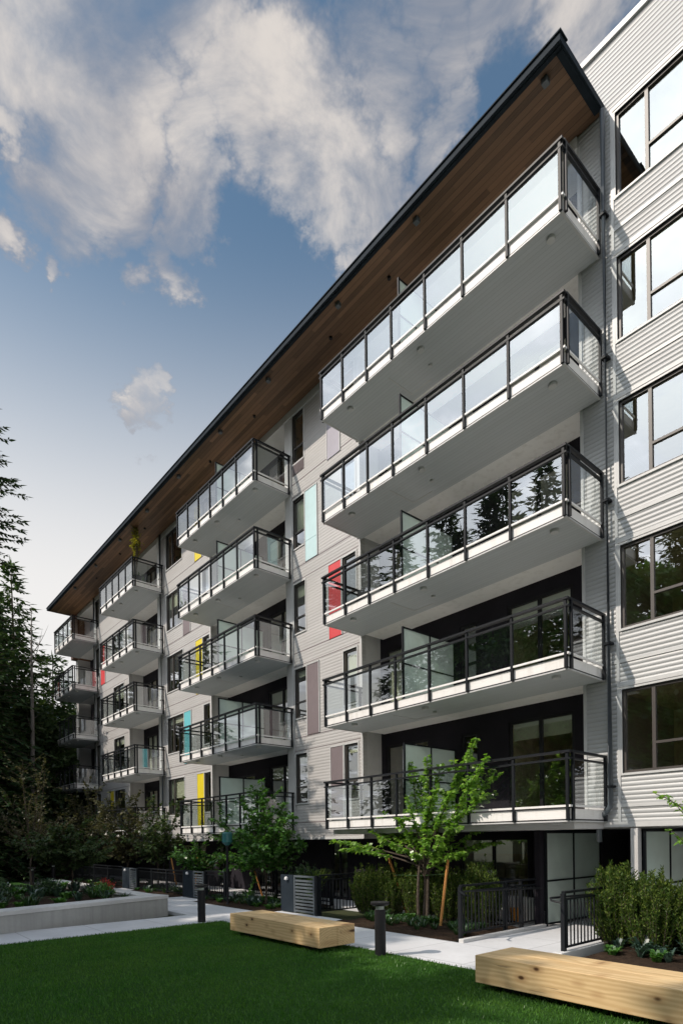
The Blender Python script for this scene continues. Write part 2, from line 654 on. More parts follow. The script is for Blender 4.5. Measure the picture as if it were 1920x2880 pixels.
MS['white'] = mat_stained('white_fascia', (0.84, 0.83, 0.81))
MS['soffit'] = mat_planks('vented_soffit', (0.49, 0.515, 0.53), (0.53, 0.555, 0.57), 0.10, 1, 0.6, 0.35)
MS['wood'] = mat_planks('cedar_soffit', (0.085, 0.050, 0.031), (0.275, 0.155, 0.088), 0.13, 1, 0.5)
MS['woodwall'] = mat_planks('cedar_wall', (0.10, 0.048, 0.03), (0.18, 0.085, 0.05), 0.13, 0, 0.5)
MS['roof'] = mat_simple('roof_membrane', (0.16, 0.16, 0.16), 0.9, var=0.2)
MS['glass'] = mat_glass('window_glass', 0.29, (0.86, 0.88, 0.80))
MS['railglass'] = mat_glass('railing_glass', 0.245, (0.88, 0.93, 0.93))
MS['frost'] = mat_frosted('frosted_glass', (0.80, 0.90, 0.85))
MS['blind'] = mat_simple('roller_blind', (0.62, 0.66, 0.56), 0.8, var=0.04)
MS['interior'] = mat_simple('room_wall', (0.72, 0.66, 0.48), 0.9, var=0.15)
MS['slab'] = mat_simple('room_floor', (0.60, 0.55, 0.42), 0.8, var=0.15)
MS['path'] = mat_concrete('pale_concrete_paving', (0.63, 0.64, 0.655), joint=((0, 1.5), (1, 1.5)))
MS['kerb'] = mat_concrete('concrete_kerb', (0.60, 0.60, 0.59))
MS['planter'] = mat_concrete('cast_concrete', (0.40, 0.405, 0.39), boards=True)
MS['timber'] = mat_timber('pine_timber')
MS['soil'] = mat_soil('dark_soil', (0.020, 0.013, 0.009), (0.062, 0.040, 0.026), 14)
MS['terrain'] = mat_soil('rough_ground', (0.03, 0.04, 0.018), (0.07, 0.075, 0.035), 2)
MS['lawn'] = mat_soil('lawn_ground', (0.020, 0.065, 0.010), (0.042, 0.115, 0.018), 30)
MS['blade'] = mat_leaf('grass_blade', (0.034, 0.120, 0.018), (0.057, 0.178, 0.026), (0.092, 0.225, 0.038), 0.3, 0.02, patch=(0.105, 0.215, 0.036))
MS['bark'] = mat_soil('bark', (0.055, 0.042, 0.032), (0.15, 0.125, 0.10), 9)
MS['palebark'] = mat_soil('pale_bark', (0.11, 0.10, 0.09), (0.22, 0.205, 0.19), 5)
MS['stake'] = mat_planks('lodgepole_stake', (0.50, 0.20, 0.05), (0.66, 0.32, 0.10), 0.2, 1, 0.6)
MS['needle'] = mat_leaf('conifer_needles', (0.023, 0.047, 0.024), (0.042, 0.078, 0.036), (0.075, 0.115, 0.05), 0.22, 0.01)
MS['needle_green'] = mat_leaf('fresh_needles', (0.028, 0.056, 0.020), (0.048, 0.092, 0.028), (0.080, 0.13, 0.04), 0.2, 0.01)
MS['leaf_bright'] = mat_leaf('bright_leaf', (0.10, 0.23, 0.03), (0.19, 0.37, 0.05), (0.31, 0.48, 0.10), 0.45, 0.07)
MS['leaf_mid'] = mat_leaf('mid_leaf', (0.035, 0.11, 0.02), (0.065, 0.175, 0.032), (0.13, 0.28, 0.06), 0.35, 0.06)
MS['leaf_dark'] = mat_leaf('dark_leaf', (0.030, 0.055, 0.022), (0.050, 0.085, 0.034), (0.095, 0.125, 0.055), 0.3, 0.02)
MS['leaf_dusk'] = mat_leaf('bronze_leaf', (0.050, 0.058, 0.030), (0.080, 0.085, 0.046), (0.14, 0.125, 0.075), 0.3, 0.02)
MS['yew'] = mat_leaf('yew_needles', (0.030, 0.062, 0.014), (0.070, 0.125, 0.026), (0.17, 0.22, 0.045), 0.3, 0.01)
MS['fern'] = mat_leaf('ground_cover', (0.018, 0.050, 0.018), (0.035, 0.085, 0.03), (0.075, 0.14, 0.045), 0.3, 0.06)
MS['hosta'] = mat_leaf('blue_green_cover', (0.03, 0.065, 0.05), (0.05, 0.10, 0.075), (0.09, 0.15, 0.11), 0.3, 0.08)
MS['flower'] = mat_leaf('red_flower', (0.42, 0.035, 0.04), (0.55, 0.06, 0.05), (0.62, 0.14, 0.09), 0.3, 0.05)
MS['goldleaf'] = mat_leaf('golden_leaf', (0.17, 0.17, 0.015), (0.25, 0.235, 0.02), (0.34, 0.30, 0.04), 0.4, 0.05)
MS['teallamp'] = mat_simple('teal_lantern', (0.04, 0.16, 0.16), 0.35, var=0.15)
MS['whitepart'] = mat_simple('white_plastic', (0.75, 0.75, 0.74), 0.4, var=0.03)
MS['redpart'] = mat_simple('red_paint', (0.30, 0.06, 0.035), 0.5, var=0.1)
MS['orangepart'] = mat_simple('orange_plastic', (0.65, 0.26, 0.03), 0.5, var=0.1)
MS['fardark'] = mat_simple('far_cladding', (0.26, 0.33, 0.42), 0.6, var=0.1)

# ------------------------------------------------------------------ ground
def sheet(name, x0, x1, y0, y1, z, mat, nx=1, ny=1):
    b = MB()
    xs = np.linspace(x0, x1, nx + 1)
    ys = np.linspace(y0, y1, ny + 1)
    for j in range(ny + 1):
        for i in range(nx + 1):
            b.v.append((float(xs[i]), float(ys[j]), z))
    for j in range(ny):
        for i in range(nx):
            a = j * (nx + 1) + i
            b.f.append((a, a + 1, a + nx + 2, a + nx + 1))
    return b.build(name, mat)


ter = sheet('terrain', -900, 900, -900, 900, -0.10, MS['terrain'], 6, 6)
tag(ter, 'rough dark ground reaching out under the trees and beyond the building', 'ground', kind='structure')

pb = MB()
pb.box(-46, 9, -4.72, -2.95, -0.095, 0.0)           # long path in front of the building
pb.box(-15.2, -13.35, -26, -4.72, -0.095, 0.0)      # branch between lawn and planter wall
pb.box(-7.18, -5.32, -2.95, 4.4, -0.095, 0.0)       # walk up to the ground floor
pb.box(-14.1, -11.3, -2.95, -2.35, -0.095, 0.0)     # gate landing
pb.box(-20.5, -18.6, -2.95, -2.35, -0.095, 0.0)
pb.box(-26.5, -24.6, -2.95, -2.35, -0.095, 0.0)
pb.box(-40, -7.18, -0.45, 3.4, -0.095, -0.006)      # patios
pb.box(-5.32, 6, -0.0, 3.4, -0.095, -0.006)
pth = pb.build('path', MS['path'])
tag(pth, 'pale concrete path between the lawn and the planting beds', 'path', kind='structure')

sb = MB()
rng = random.Random(5)


def soil_patch(b, x0, x1, y0, y1, z, amp=0.05):
    nx = max(2, int((x1 - x0) / 0.16))
    ny = max(2, int((y1 - y0) / 0.16))
    s = len(b.v)
    for j in range(ny + 1):
        for i in range(nx + 1):
            edge = i in (0, nx) or j in (0, ny)
            b.v.append((x0 + (x1 - x0) * i / nx, y0 + (y1 - y0) * j / ny, (z - 0.03) if edge else z + amp * rng.random()))
    for j in range(ny):
        for i in range(nx):
            a = s + j * (nx + 1) + i
            b.f.append((a, a + 1, a + nx + 2, a + nx + 1))


for (x0, x1, y0, y1) in ((-11.28, -7.5, -2.93, -0.47), (-18.58, -14.12, -2.93, -0.47), (-24.58, -20.52, -2.93, -0.47), (-40, -26.52, -2.93, -0.47), (-5.0, 4, -2.93, -0.02)):
    soil_patch(sb, x0, x1, y0, y1, 0.02)
sl = sb.build('soil', MS['soil'])
tag(sl, 'dark bark mulch soil of the planting beds along the building', 'soil', kind='structure')

lb = MB()
lb.box(-13.33, 12, -30, -4.74, -0.095, 0.012)
lw_ = lb.build('lawn', MS['lawn'])
tag(lw_, 'short dark green lawn filling the foreground', 'lawn', kind='structure')
lb = MB()
lb.box(-46, -27.2, -22, -5.3, -0.095, 0.14)
lw2 = lb.build('lawn', MS['lawn'])
tag(lw2, 'small raised lawn beyond the planter wall', 'lawn', kind='structure')
kb = MB()
kb.box(-7.30, -7.18, -2.95, 0.0, -0.09, 0.07)
kb.box(-5.32, -5.16, -2.95, -0.03, -0.09, 0.08)
kerb = kb.build('kerb', MS['kerb'], bevel=0.012)
tag(kerb, 'low concrete kerbs beside the walk to the ground floor', 'kerb', kind='structure')

# grass blades on the near lawn
R = np.random.default_rng(3)
NB_ = 110000
gx = R.uniform(-13.35, 1.5, NB_ * 2)
gy = R.uniform(-11.2, -4.72, NB_ * 2)
keep = (gx * -0.7618 + (gy + 12.08) * 0.6478) > 3.0
gx, gy = gx[keep][:NB_], gy[keep][:NB_]
n = len(gx)
hh = R.uniform(0.018, 0.04, n)
an = R.uniform(0, 2 * np.pi, n)
wd = R.uniform(0.004, 0.008, n)
lx, ly = R.normal(0, 0.012, n), R.normal(0, 0.012, n)
Q = np.zeros((n, 4, 3))
ca, sa = np.cos(an) * wd, np.sin(an) * wd
Q[:, 0] = np.stack([gx - ca, gy - sa, np.full(n, 0.010)], 1)
Q[:, 1] = np.stack([gx + ca, gy + sa, np.full(n, 0.010)], 1)
Q[:, 2] = np.stack([gx + lx + ca * 0.3, gy + ly + sa * 0.3, 0.012 + hh], 1)
Q[:, 3] = np.stack([gx + lx - ca * 0.3, gy + ly - sa * 0.3, 0.012 + hh], 1)
go = quads_obj('grass', Q, MS['blade'])
tag(go, 'short mown grass blades covering the near lawn', 'grass', kind='stuff')

# ------------------------------------------------------------------ the apartment building
ZB = {k: 2.30 + 2.9 * (k - 2) for k in range(2, 7)}
ROOFZ = 16.80
bld = thing('apartment_building', 'long six storey apartment block with ribbed pale siding, glass balconies and wood soffit roof', 'apartment building', (-20, 0, 0))


def wall_open(b, x0, x1, z0, z1, y0, y1, ops):
    xs = sorted({x0, x1, *[o[0] for o in ops], *[o[1] for o in ops]})
    zs = sorted({z0, z1, *[o[2] for o in ops], *[o[3] for o in ops]})
    for i in range(len(xs) - 1):
        run = None
        for j in range(len(zs) - 1):
            mx, mz = (xs[i] + xs[i + 1]) / 2, (zs[j] + zs[j + 1]) / 2
            hole = any(o[0] < mx < o[1] and o[2] < mz < o[3] for o in ops)
            if hole:
                if run is not None: b.box(xs[i], xs[i + 1], y0, y1, run, zs[j])
                run = None
            elif run is None:
                run = zs[j]
        if run is not None: b.box(xs[i], xs[i + 1], y0, y1, run, zs[-1])


def window(x0, x1, z0, z1, vs=(), hs=(), blind=0.0, y=0.03, frame_mat='frame', name='window', fw=0.055, blind_mat='blind', casing=True):
    """frame with mullions (vs: x positions) and transoms (hs: (xa, xb, z)); pane and blind are sub-parts"""
    b = MB()
    y1 = y + 0.07
    b.box(x0, x1, y, y1, z0, z0 + fw)
    b.box(x0, x1, y, y1, z1 - fw, z1)
    b.box(x0, x0 + fw, y, y1, z0 + fw, z1 - fw)
    b.box(x1 - fw, x1, y, y1, z0 + fw, z1 - fw)
    for v in vs:
        b.box(v - fw * 0.6, v + fw * 0.6, y + 0.004, y1 - 0.004, z0 + fw, z1 - fw)
    for (xa, xb, z) in hs:
        b.box(xa, xb, y + 0.007, y1 - 0.007, z - fw * 0.45, z + fw * 0.45)
    fr = b.build(name, MS[frame_mat], bld)
    p = MB()
    p.quad((x0 + fw * .5, y + 0.045, z0 + fw * .5), (x1 - fw * .5, y + 0.045, z0 + fw * .5), (x1 - fw * .5, y + 0.045, z1 - fw * .5), (x0 + fw * .5, y + 0.045, z1 - fw * .5))
    p.build('pane', MS['glass'], fr)
    if blind > 0:
        q = MB()
        q.box(x0 + fw, x1 - fw, y + 0.10, y + 0.115, z1 - fw - (z1 - z0) * blind, z1 - fw)
        q.build('blind', MS[blind_mat], fr)
    if casing:
        c = MB()
        t = 0.045
        c.box(x0 - t, x0, -0.018, 0.03, z0 - t, z1 + t)
        c.box(x1, x1 + t, -0.018, 0.03, z0 - t, z1 + t)
        c.box(x0, x1, -0.018, 0.03, z1, z1 + t)
        c.box(x0, x1, -0.030, 0.03, z0 - t, z0)
        c.build('casing', MS['trim'], fr)
    return fr


WT, WB_ = 2.66, 0.98      # window head and sill above the balcony line


def wins(k, x0, x1, **kw):
    return window(x0, x1, ZB[k] + WB_, ZB[k] + WT, **kw)


def panel(mat, x0, x1, z0, z1, label, split=None):
    b = MB()
    zz = [z0, z1] if split is None else [z0, split, z1]
    for i in range(len(zz) - 1):
        b.box(x0, x1, -0.022, 0.0, zz[i] + (0.006 if i else 0), zz[i + 1] - (0.006 if i < len(zz) - 2 else 0))
    o = b.build('facade_panel', MS[mat], bld)
    o['label'] = label
    c = MB()
    t = 0.03
    c.box(x0 - t, x0, -0.034, 0.0, z0, z1)
    c.box(x1, x1 + t, -0.034, 0.0, z0, z1)
    c.box(x0 - t, x1 + t, -0.036, 0.0, z1, z1 + t)
    c.build('panel_edge', MS['trim'], o)
    return o


# right hand wing ------------------------------------------------------------
RX0, RX1, RTOP = -6.24, 3.2, 18.20
ops = [(-5.45, -3.05, ZB[k] + WB_, ZB[k] + WT) for k in ZB]
b = MB()
wall_open(b, RX0, RX1, 2.20, RTOP - 0.12, 0.0, 0.16, ops)
b.box(RX0, RX0 + 0.12, 0.16, 9, 2.2, RTOP - 0.12)
b.box(RX1 - 0.12, RX1, 0.16, 9, 2.2, RTOP - 0.12)
w = b.build('wall', MS['ribbed'], bld)
w['label'] = 'tall ribbed metal wall rising above the main roof'
b = MB()
b.box(RX0 - 0.03, RX1 + 0.03, -0.05, 0.30, RTOP - 0.12, RTOP)
b.box(RX0 - 0.03, RX0 + 0.22, 0.30, 9, RTOP - 0.12, RTOP)
b.build('parapet_cap', MS['trim'], bld)
b = MB()
b.box(RX0 + 0.13, RX1 - 0.13, 0.3, 9, 17.2, 17.3)
b.build('upper_roof', MS['roof'], bld)
for k in ZB:
    z0 = ZB[k] + WB_
    fr = window(-5.45, -3.05, z0, ZB[k] + WT, vs=(-4.86,), hs=((-4.83, -3.05, z0 + 0.55),), frame_mat='frame', blind=0.0)
# thin floor-line trims on the wing
b = MB()
for k in list(ZB) :
    b.box(-5.60, RX1, -0.016, 0.0, ZB[k] + 0.30, ZB[k] + 0.37)
    b.box(-5.45 - .045, RX1, -0.028, 0.0, ZB[k] + WT + 0.05, ZB[k] + WT + 0.13)
b.box(RX0, RX1, -0.03, 0.0, 2.20, 2.30)
b.build('wall_trim', MS['trim'], bld)

# main facade walls between the recesses ---------------------------------------
SEGS = [(-17.0, -13.16), (-27.8, -22.50), (-37.2, -31.60)]
SW = {   # windows per wall: (x0, x1)
    0: [(-16.56, -15.92), (-14.00, -13.38)],
    1: [(-26.80, -25.12), (-23.18, -22.62)],
    2: [(-36.95, -36.15), (-33.90, -32.35)],
}
for i, (xa, xb) in enumerate(SEGS):
    ops = [(x0, x1, ZB[k] + WB_, ZB[k] + WT) for k in ZB for (x0, x1) in SW[i]]
    b = MB()
    wall_open(b, xa, xb, 2.10, ROOFZ, 0.0, 0.16, ops)
    b.build('wall', MS['lap'], bld)
    b = MB()
    b.box(xa, xa + 0.12, 0.16, 0.80, 2.10, ROOFZ - 0.01)
    b.box(xb - 0.12, xb, 0.16, 0.80, 2.10, ROOFZ - 0.01)
    b.build('side_return', MS['pier'], bld)
    for k in ZB:
        for (za, zb_) in ((0.305, 0.33), (WT + 0.10, WT + 0.115)):
            b = MB()
            b.box(xa, xb, -0.006, 0.0, ZB[k] + za, ZB[k] + zb_)
            b.build('floor_seam', MS['mauve'], bld)
    b = MB()
    b.box(xb - 0.07, xb + 0.012, -0.02, 0.0, 2.10, ROOFZ - 0.25)
    b.box(xa - 0.012, xa + 0.38, -0.02, 0.0, 2.10, ROOFZ - 0.25)
    b.box(xa - 0.02, xb + 0.02, -0.035, 0.0, 2.04, 2.11)
    b.box(xa, xb, -0.05, 0.0, ROOFZ - 0.25, ROOFZ - 0.005)
    b.build('wall_trim', MS['trim'], bld)
b = MB()
b.box(RX0 - 0.012, RX0 + 0.05, -0.02, 0.0, 2.3, ROOFZ - 0.25)
b.box(-5.545, -5.49, -0.022, 0.0, 2.3, ROOFZ - 0.1)
b.build('corner_trim', MS['trim'], bld)

bl_ = {(0, 3): 0.12, (0, 4): 0.22, (0, 5): 0.6, (0, 2): 0.16}
for k in ZB:
    z0 = ZB[k] + WB_
    window(-16.56, -15.92, z0, ZB[k] + WT, hs=((-16.5, -15.98, z0 + 0.55),), blind=bl_.get((0, k), 0.0))
    window(-14.00, -13.38, z0, ZB[k] + WT, hs=((-13.95, -13.43, z0 + 0.55),), blind=0.45 if k == 3 else (0.12 if k == 2 else 0.0))
    window(-26.80, -25.12, z0, ZB[k] + WT, vs=(-26.25,), blind={6: 0.0, 5: 0.35, 4: 0.0, 3: 0.15, 2: 0.5}[k])
    window(-23.18, -22.62, z0, ZB[k] + WT, hs=((-23.13, -22.67, z0 + 0.55),), blind=0.3 if k == 4 else 0.0)
    window(-36.95, -36.15, z0, ZB[k] + WT, blind=0.0)
    window(-33.90, -32.35, z0, ZB[k] + WT, vs=(-33.3,), blind={6: 0.3, 5: 0.0, 4: 0.4, 3: 0.2, 2: 0.0}[k])
PZ0, PZ1 = 0.34, 2.66
panel('blue', -15.86, -15.24, ZB[5] + PZ0, ZB[5] + PZ1, 'pale blue facade panel', ZB[5] + 1.0)
panel('lavender', -14.66, -14.06, ZB[6] + PZ0 - 0.1, ZB[6] + PZ1, 'lavender facade panel')
panel('red', -14.66, -14.06, ZB[4] + PZ0 - 0.02, ZB[4] + PZ1, 'red facade panel beside a narrow window')
panel('mauve', -15.86, -15.24, ZB[3] + PZ0, ZB[3] + PZ1, 'mauve grey facade panel')
panel('mauve', -14.66, -14.06, ZB[2] + PZ0, ZB[2] + PZ1, 'mauve grey facade panel behind balcony rail')
panel('teal', -25.04, -24.38, ZB[3] + PZ0, ZB[3] + PZ1, 'turquoise facade panel')
panel('yellow', -23.84, -23.22, ZB[4] + PZ0, ZB[4] + PZ1, 'yellow facade panel')
panel('yellow', -23.84, -23.22, ZB[2] + PZ0, ZB[2] + PZ1, 'yellow facade panel behind the trees')
panel('yellow', -23.84, -23.22, ZB[6] + PZ0, ZB[6] + PZ1, 'yellow facade panel mostly hidden by a balcony')
panel('mauve', -25.04, -24.38, ZB[5] + PZ0, ZB[5] + PZ1, 'mauve grey facade panel')
panel('red', -35.95, -35.25, ZB[5] + PZ0, ZB[5] + PZ1, 'red facade panel far along the building')
panel('yellow', -34.6, -34.0, ZB[2] + PZ0, ZB[2] + PZ1, 'yellow green facade panel far along the building')
b = MB()
b.box(-16.56, -15.92, -0.02, 0.0, ZB[6] + 0.60, ZB[6] + WB_ - 0.05)
for j in range(6):
    b.box(-16.53, -15.95, -0.035, -0.02, ZB[6] + 0.63 + j * 0.05, ZB[6] + 0.655 + j * 0.05)
lv = b.build('louvre_panel', MS['mauve'], bld)

# recesses, back walls, balcony doors ------------------------------------------
REC = [(-13.16, -6.24), (-22.50, -17.0), (-31.60, -27.8), (-40.3, -37.2)]
DOORS = {
    0: [(-12.94, -11.24, 2.56, 1), (-10.09, -9.53, 2.5, 0), (-8.62, -6.88, 2.60, 2)],
    1: [(-22.1, -20.4, 2.40, 1), (-19.36, -17.5, 2.56, 2)],
    2: [(-31.2, -29.9, 2.5, 1), (-29.3, -28.0, 2.56, 2)],
    3: [(-39.9, -38.7, 2.5, 1), (-38.4, -37.4, 2.56, 2)],
}
for i, (xa, xb) in enumerate(REC):
    ops = []
    for k in ZB:
        for (d0, d1, ht, kind) in DOORS[i]:
            zs_ = ZB[k] + (0.34 if kind else 0.95)
            ops.append((d0, d1, zs_, ZB[k] + ht))
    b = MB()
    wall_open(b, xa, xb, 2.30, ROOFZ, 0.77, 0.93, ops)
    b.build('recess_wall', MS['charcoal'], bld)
    for k in ZB:
        for (d0, d1, ht, kind) in DOORS[i]:
            zs_ = ZB[k] + (0.34 if kind else 0.95)
            window(d0, d1, zs_, ZB[k] + ht, vs=((d0 + d1) / 2,) if kind else (), hs=() if kind else ((d0 + .05, d1 - .05, zs_ + 0.5),), y=0.79, casing=False,
                   blind=(0.18 if (kind == 2 and k in (2, 3)) else 0.3 if (kind == 2 and (i + k) % 3 == 0) else 0.95 if (kind == 1 and (i + k) % 4 == 1) else (0.9 if kind == 1 and i == 0 and k == 3 else 0.0)), frame_mat='darkmetal',
                   name='patio_door' if kind else 'window', fw=0.07)
    b = MB()
    b.box(xa, xb, -0.045, 0.77, ROOFZ - 0.26, ROOFZ - 0.006)
    b.build('eave_beam', MS['trim'], bld)

# far end wall with cedar cladding
b = MB()
b.box(-40.75, -40.3, -0.3, 0.9, 13.9, ROOFZ - 0.01)
b.build('wood_pier', MS['woodwall'], bld)
b = MB()
b.box(-40.75, -40.3, 0.0, 0.9, 2.1, 13.9)
b.box(-40.75, -40.6, 0.9, 9, 2.1, ROOFZ - 0.01)
b.build('end_wall', MS['lap'], bld)

# rooms behind the glass
b = MB()
for k in list(ZB):
    b.box(-40.5, RX1 - 0.13, 0.94, 5.0, ZB[k] + 0.05, ZB[k] + 0.30)
for (xa, xb) in SEGS + [(RX0 + 0.13, RX1 - 0.13)]:
    for k in ZB:
        b.box(xa + 0.13, xb - 0.13, 0.17, 0.94, ZB[k] + 0.05, ZB[k] + 0.30)
b.build('floor_slab', MS['slab'], bld)
b = MB()
b.box(-40.5, RX1 - 0.13, 4.4, 4.55, -0.05, ROOFZ - 0.02)
for x in (-39, -34.9, -31.4, -28.3, -24.2, -21.0, -18.0, -15.0, -11.0, -9.1, -6.3, -2.6):
    b.box(x, x + 0.12, 1.0, 4.4, 2.3, ROOFZ - 0.02)
b.build('inner_wall', MS['interior'], bld)
b = MB()
b.box(-40.6, RX1 - 0.13, 9.0, 9.2, -0.05, ROOFZ - 0.02)
b.build('rear_wall', MS['lap'], bld)

# roof with fascia, cedar soffit and lights ---------------------------------------
b = MB()
b.box(-40.72, -5.70, -1.655, 9.6, ROOFZ + 0.03, ROOFZ + 0.12)
roof = b.build('roof', MS['roof'], bld)
b = MB()
b.box(-40.72, -5.70, -1.66, 9.6, ROOFZ, ROOFZ + 0.028)
b.build('soffit', MS['wood'], roof)
b = MB()
b.box(-40.76, -5.66, -1.73, -1.66, ROOFZ - 0.012, ROOFZ + 0.125)
b.box(-5.70, -5.66, -1.66, 0.0, ROOFZ - 0.012, ROOFZ + 0.125)
b.box(-40.76, -40.72, -1.66, 9.6, ROOFZ - 0.012, ROOFZ + 0.125)
b.box(-40.79, -5.63, -1.76, -1.50, ROOFZ + 0.125, ROOFZ + 0.15)
b.build('fascia', MS['fascia'], roof)
b = MB()
b.box(-5.66 - 0.16, -5.70, -1.60, -0.1, ROOFZ - 0.03, ROOFZ - 0.002)
b.box(-40.7, -5.70, -1.66, -1.58, ROOFZ - 0.03, ROOFZ - 0.002)
b.build('soffit_edge', MS['fascia'], roof)
for x in (-6.15, -9.53, -12.43, -15.9, -19.0, -22.4, -25.6, -28.9, -32.4, -36.0):
    b = MB()
    b.box(x - 0.06, x + 0.06, -1.46, -1.34, ROOFZ - 0.11, ROOFZ - 0.001)
    b.build('soffit_light', MS['pipe'], roof)
for x in (-11.0, -13.42, -17.6, -20.8, -27.2, -30.4, -34.0):
    b = MB()
    b.lathe(x, -0.85, [(0.05, ROOFZ - 0.05), (0.05, ROOFZ - 0.001)], 12)
    b.build('sprinkler', MS['darkmetal'], roof)

# balconies ------------------------------------------------------------------
YF = -1.457
RH = 1.365


FARP, FARG = MB(), MB()


def balcony(i, k, xl, xr, rxl, rxr, posts, detail, screen_x, panel_label=None):
    z = ZB[k]
    zt = z + 0.255
    b = MB()
    b.box(xl + 0.02, xr - 0.02, YF + 0.02, 0.0, z + 0.03, zt)
    b.box(max(rxl + 0.13, xl) , rxr - 0.01, 0.0, 0.768, z + 0.034, zt)
    bal = b.build('balcony', MS['white'], bld)
    b = MB()
    b.box(xl + 0.05, xr - 0.05, YF + 0.05, -0.01, z + 0.012, z + 0.029)
    b.build('soffit', MS['soffit'], bal)
    b = MB()      # drip edge below the white fascia
    b.box(xl, xr, YF, YF + 0.05, z, z + 0.028)
    b.box(xl, xl + 0.05, YF + 0.05, -0.002, z, z + 0.028)
    b.box(xr - 0.05, xr, YF + 0.05, -0.002, z, z + 0.028)
    b.build('drip_edge', MS['trim'], bal)
    b = MB()
    b.box(xl + 0.012, xr - 0.012, YF + 0.008, YF + 0.02, z + 0.0285, z + 0.056)
    b.box(xl + 0.008, xl + 0.02, YF + 0.02, -0.002, z + 0.0285, z + 0.056)
    b.box(xr - 0.02, xr - 0.008, YF + 0.02, -0.002, z + 0.0285, z + 0.056)
    b.build('shadow_gap', MS['darkmetal'], bal)
    # top rail, lower rail and shoe
    yr0, yr1 = YF - 0.055, YF + 0.01
    b = MB()
    for (za, zb3, e) in ((z + RH - 0.045, z + RH, 0.012), (z + RH - 0.175, z + RH - 0.14, 0.0)):
        b.box(xl - 0.04, xr + 0.04, yr0 - e, yr1 + e, za, zb3)
        b.box(xl - 0.04 - e, xl + 0.02, yr1 + e, -0.03, za, zb3)
        b.box(xr - 0.02, xr + 0.04 + e, yr1 + e, -0.03, za, zb3)
    b.build('handrail', MS['rail'], bal)
    b = MB()
    zs0, zs1 = z + 0.285, z + 0.325
    b.box(xl, xr, YF - 0.035, YF - 0.005, zs0, zs1)
    b.box(xl - 0.03, xl, YF - 0.035, -0.06, zs0, zs1)
    b.box(xr, xr + 0.03, YF - 0.035, -0.06, zs0, zs1)
    b.build('glass_shoe', MS['white'], bal)
    # posts fixed to the slab edge
    allp = FARP
    for x in posts:
        p = MB() if detail else allp
        p.box(x - 0.026, x + 0.026, yr0 + 0.006, yr1 - 0.004, z + 0.02, z + RH - 0.046)
        if detail: p.build('railing_post', MS['rail'], bal)
    for xs_ in (xl - 0.03, xr + 0.03):
        p = MB() if detail else allp
        p.box(xs_ - 0.026, xs_ + 0.026, -0.115, -0.06, z + 0.02, z + RH - 0.046)
        if detail: p.build('railing_post', MS['rail'], bal)
        p = MB() if detail else allp
        p.box(xs_ - 0.026, xs_ + 0.026, YF + 0.05, YF + 0.10, z + 0.02, z + RH - 0.046)
        if detail: p.build('railing_post', MS['rail'], bal)
    # glass
    g = FARG
    zg0, zg1 = z + 0.30, z + RH - 0.178
    yg = YF - 0.02
    for a, c in zip(posts[:-1], posts[1:]):
        gg = MB() if detail else g
        gg.quad((a + 0.045, yg, zg0), (c - 0.045, yg, zg0), (c - 0.045, yg, zg1), (a + 0.045, yg, zg1))
        if detail: gg.build('glass_panel', MS['railglass'], bal)
    for x in (xl - 0.015, xr + 0.015):
        gg = MB() if detail else g
        gg.quad((x, YF + 0.12, zg0), (x, -0.13, zg0), (x, -0.13, zg1), (x, YF + 0.12, zg1))
        if detail: gg.build('glass_panel', MS['railglass'], bal)
    # lights under the slab
    for x in (xl + 0.9, (xl + xr) / 2 - 0.2, xr - 0.42):
        b = MB()
        b.lathe(x, -1.15, [(0.075, z - 0.05), (0.085, z - 0.04), (0.085, z + 0.011)], 14)
        b.build('soffit_light', MS['trim'], bal)
    if i < 2:
        for (xa, xb, ya, yb) in ((xl + 2.3, xl + 2.34, -1.1, -0.2), (xl + 2.34, xl + 3.0, -0.24, -0.2)):
            b = MB()
            b.box(xa, xb, ya, yb, z + 0.006, z + 0.0115)
            b.build('soffit_joint', MS['trim'], bal)
        b = MB()
        b.lathe(xl + 3.3, -0.6, [(0.05, z - 0.03), (0.05, z + 0.011)], 10)
        b.build('sprinkler', MS['trim'], bal)
    # frosted divider between neighbouring homes
    if screen_x is not None:
        x = screen_x
        b = MB()
        za, zb3 = zt + 0.04, zt + 1.86
        ya, yb, ym = -1.28, 0.74, -0.28
        for yy in (ya, ym, yb - 0.045):
            b.box(x - 0.022, x + 0.022, yy, yy + 0.045, zt, zb3)
        b.box(x - 0.020, x + 0.020, ya + 0.045, yb - 0.045, zb3 - 0.04, zb3 - 0.002)
        b.box(x - 0.020, x + 0.020, ya + 0.045, yb - 0.045, za, za + 0.035)
        b.box(x - 0.018, x + 0.018, ya + 0.045, yb - 0.045, za + 0.88, za + 0.915)
        b.build('divider_frame', MS['rail'], bal)
        b = MB()
        b.box(x - 0.006, x + 0.006, ya + 0.03, yb - 0.03, za + 0.02, zb3 - 0.02)
        b.build('divider_glass', MS['frost'], bal)
    return bal


BAYS = [
    (-13.14, -5.80, -13.16, -6.24, [-13.11, -12.20, -11.25, -10.34, -9.24, -8.15, -7.01, -5.83], -10.28),
    (-22.44, -16.70, -22.50, -17.0, [-22.41, -21.50, -20.60, -19.70, -18.76, -17.82, -16.73], -19.62),
    (-31.61, -27.14, -31.60, -27.8, [-31.58, -30.70, -29.82, -28.94, -28.06, -27.17], None),
    (-40.0, -36.36, -40.3, -37.2, [-39.97, -39.07, -38.17, -37.27, -36.39], None),
]
for i, (xl, xr, rxl, rxr, posts, sx) in enumerate(BAYS):
    for k in ZB:
        balcony(i, k, xl, xr, rxl, rxr, posts, i < 2, sx)

fp = FARP.build('railing_posts', MS['rail'], bld)
fp['kind'] = 'stuff'
fg = FARG.build('glass_panels', MS['railglass'], bld)
fg['kind'] = 'stuff'

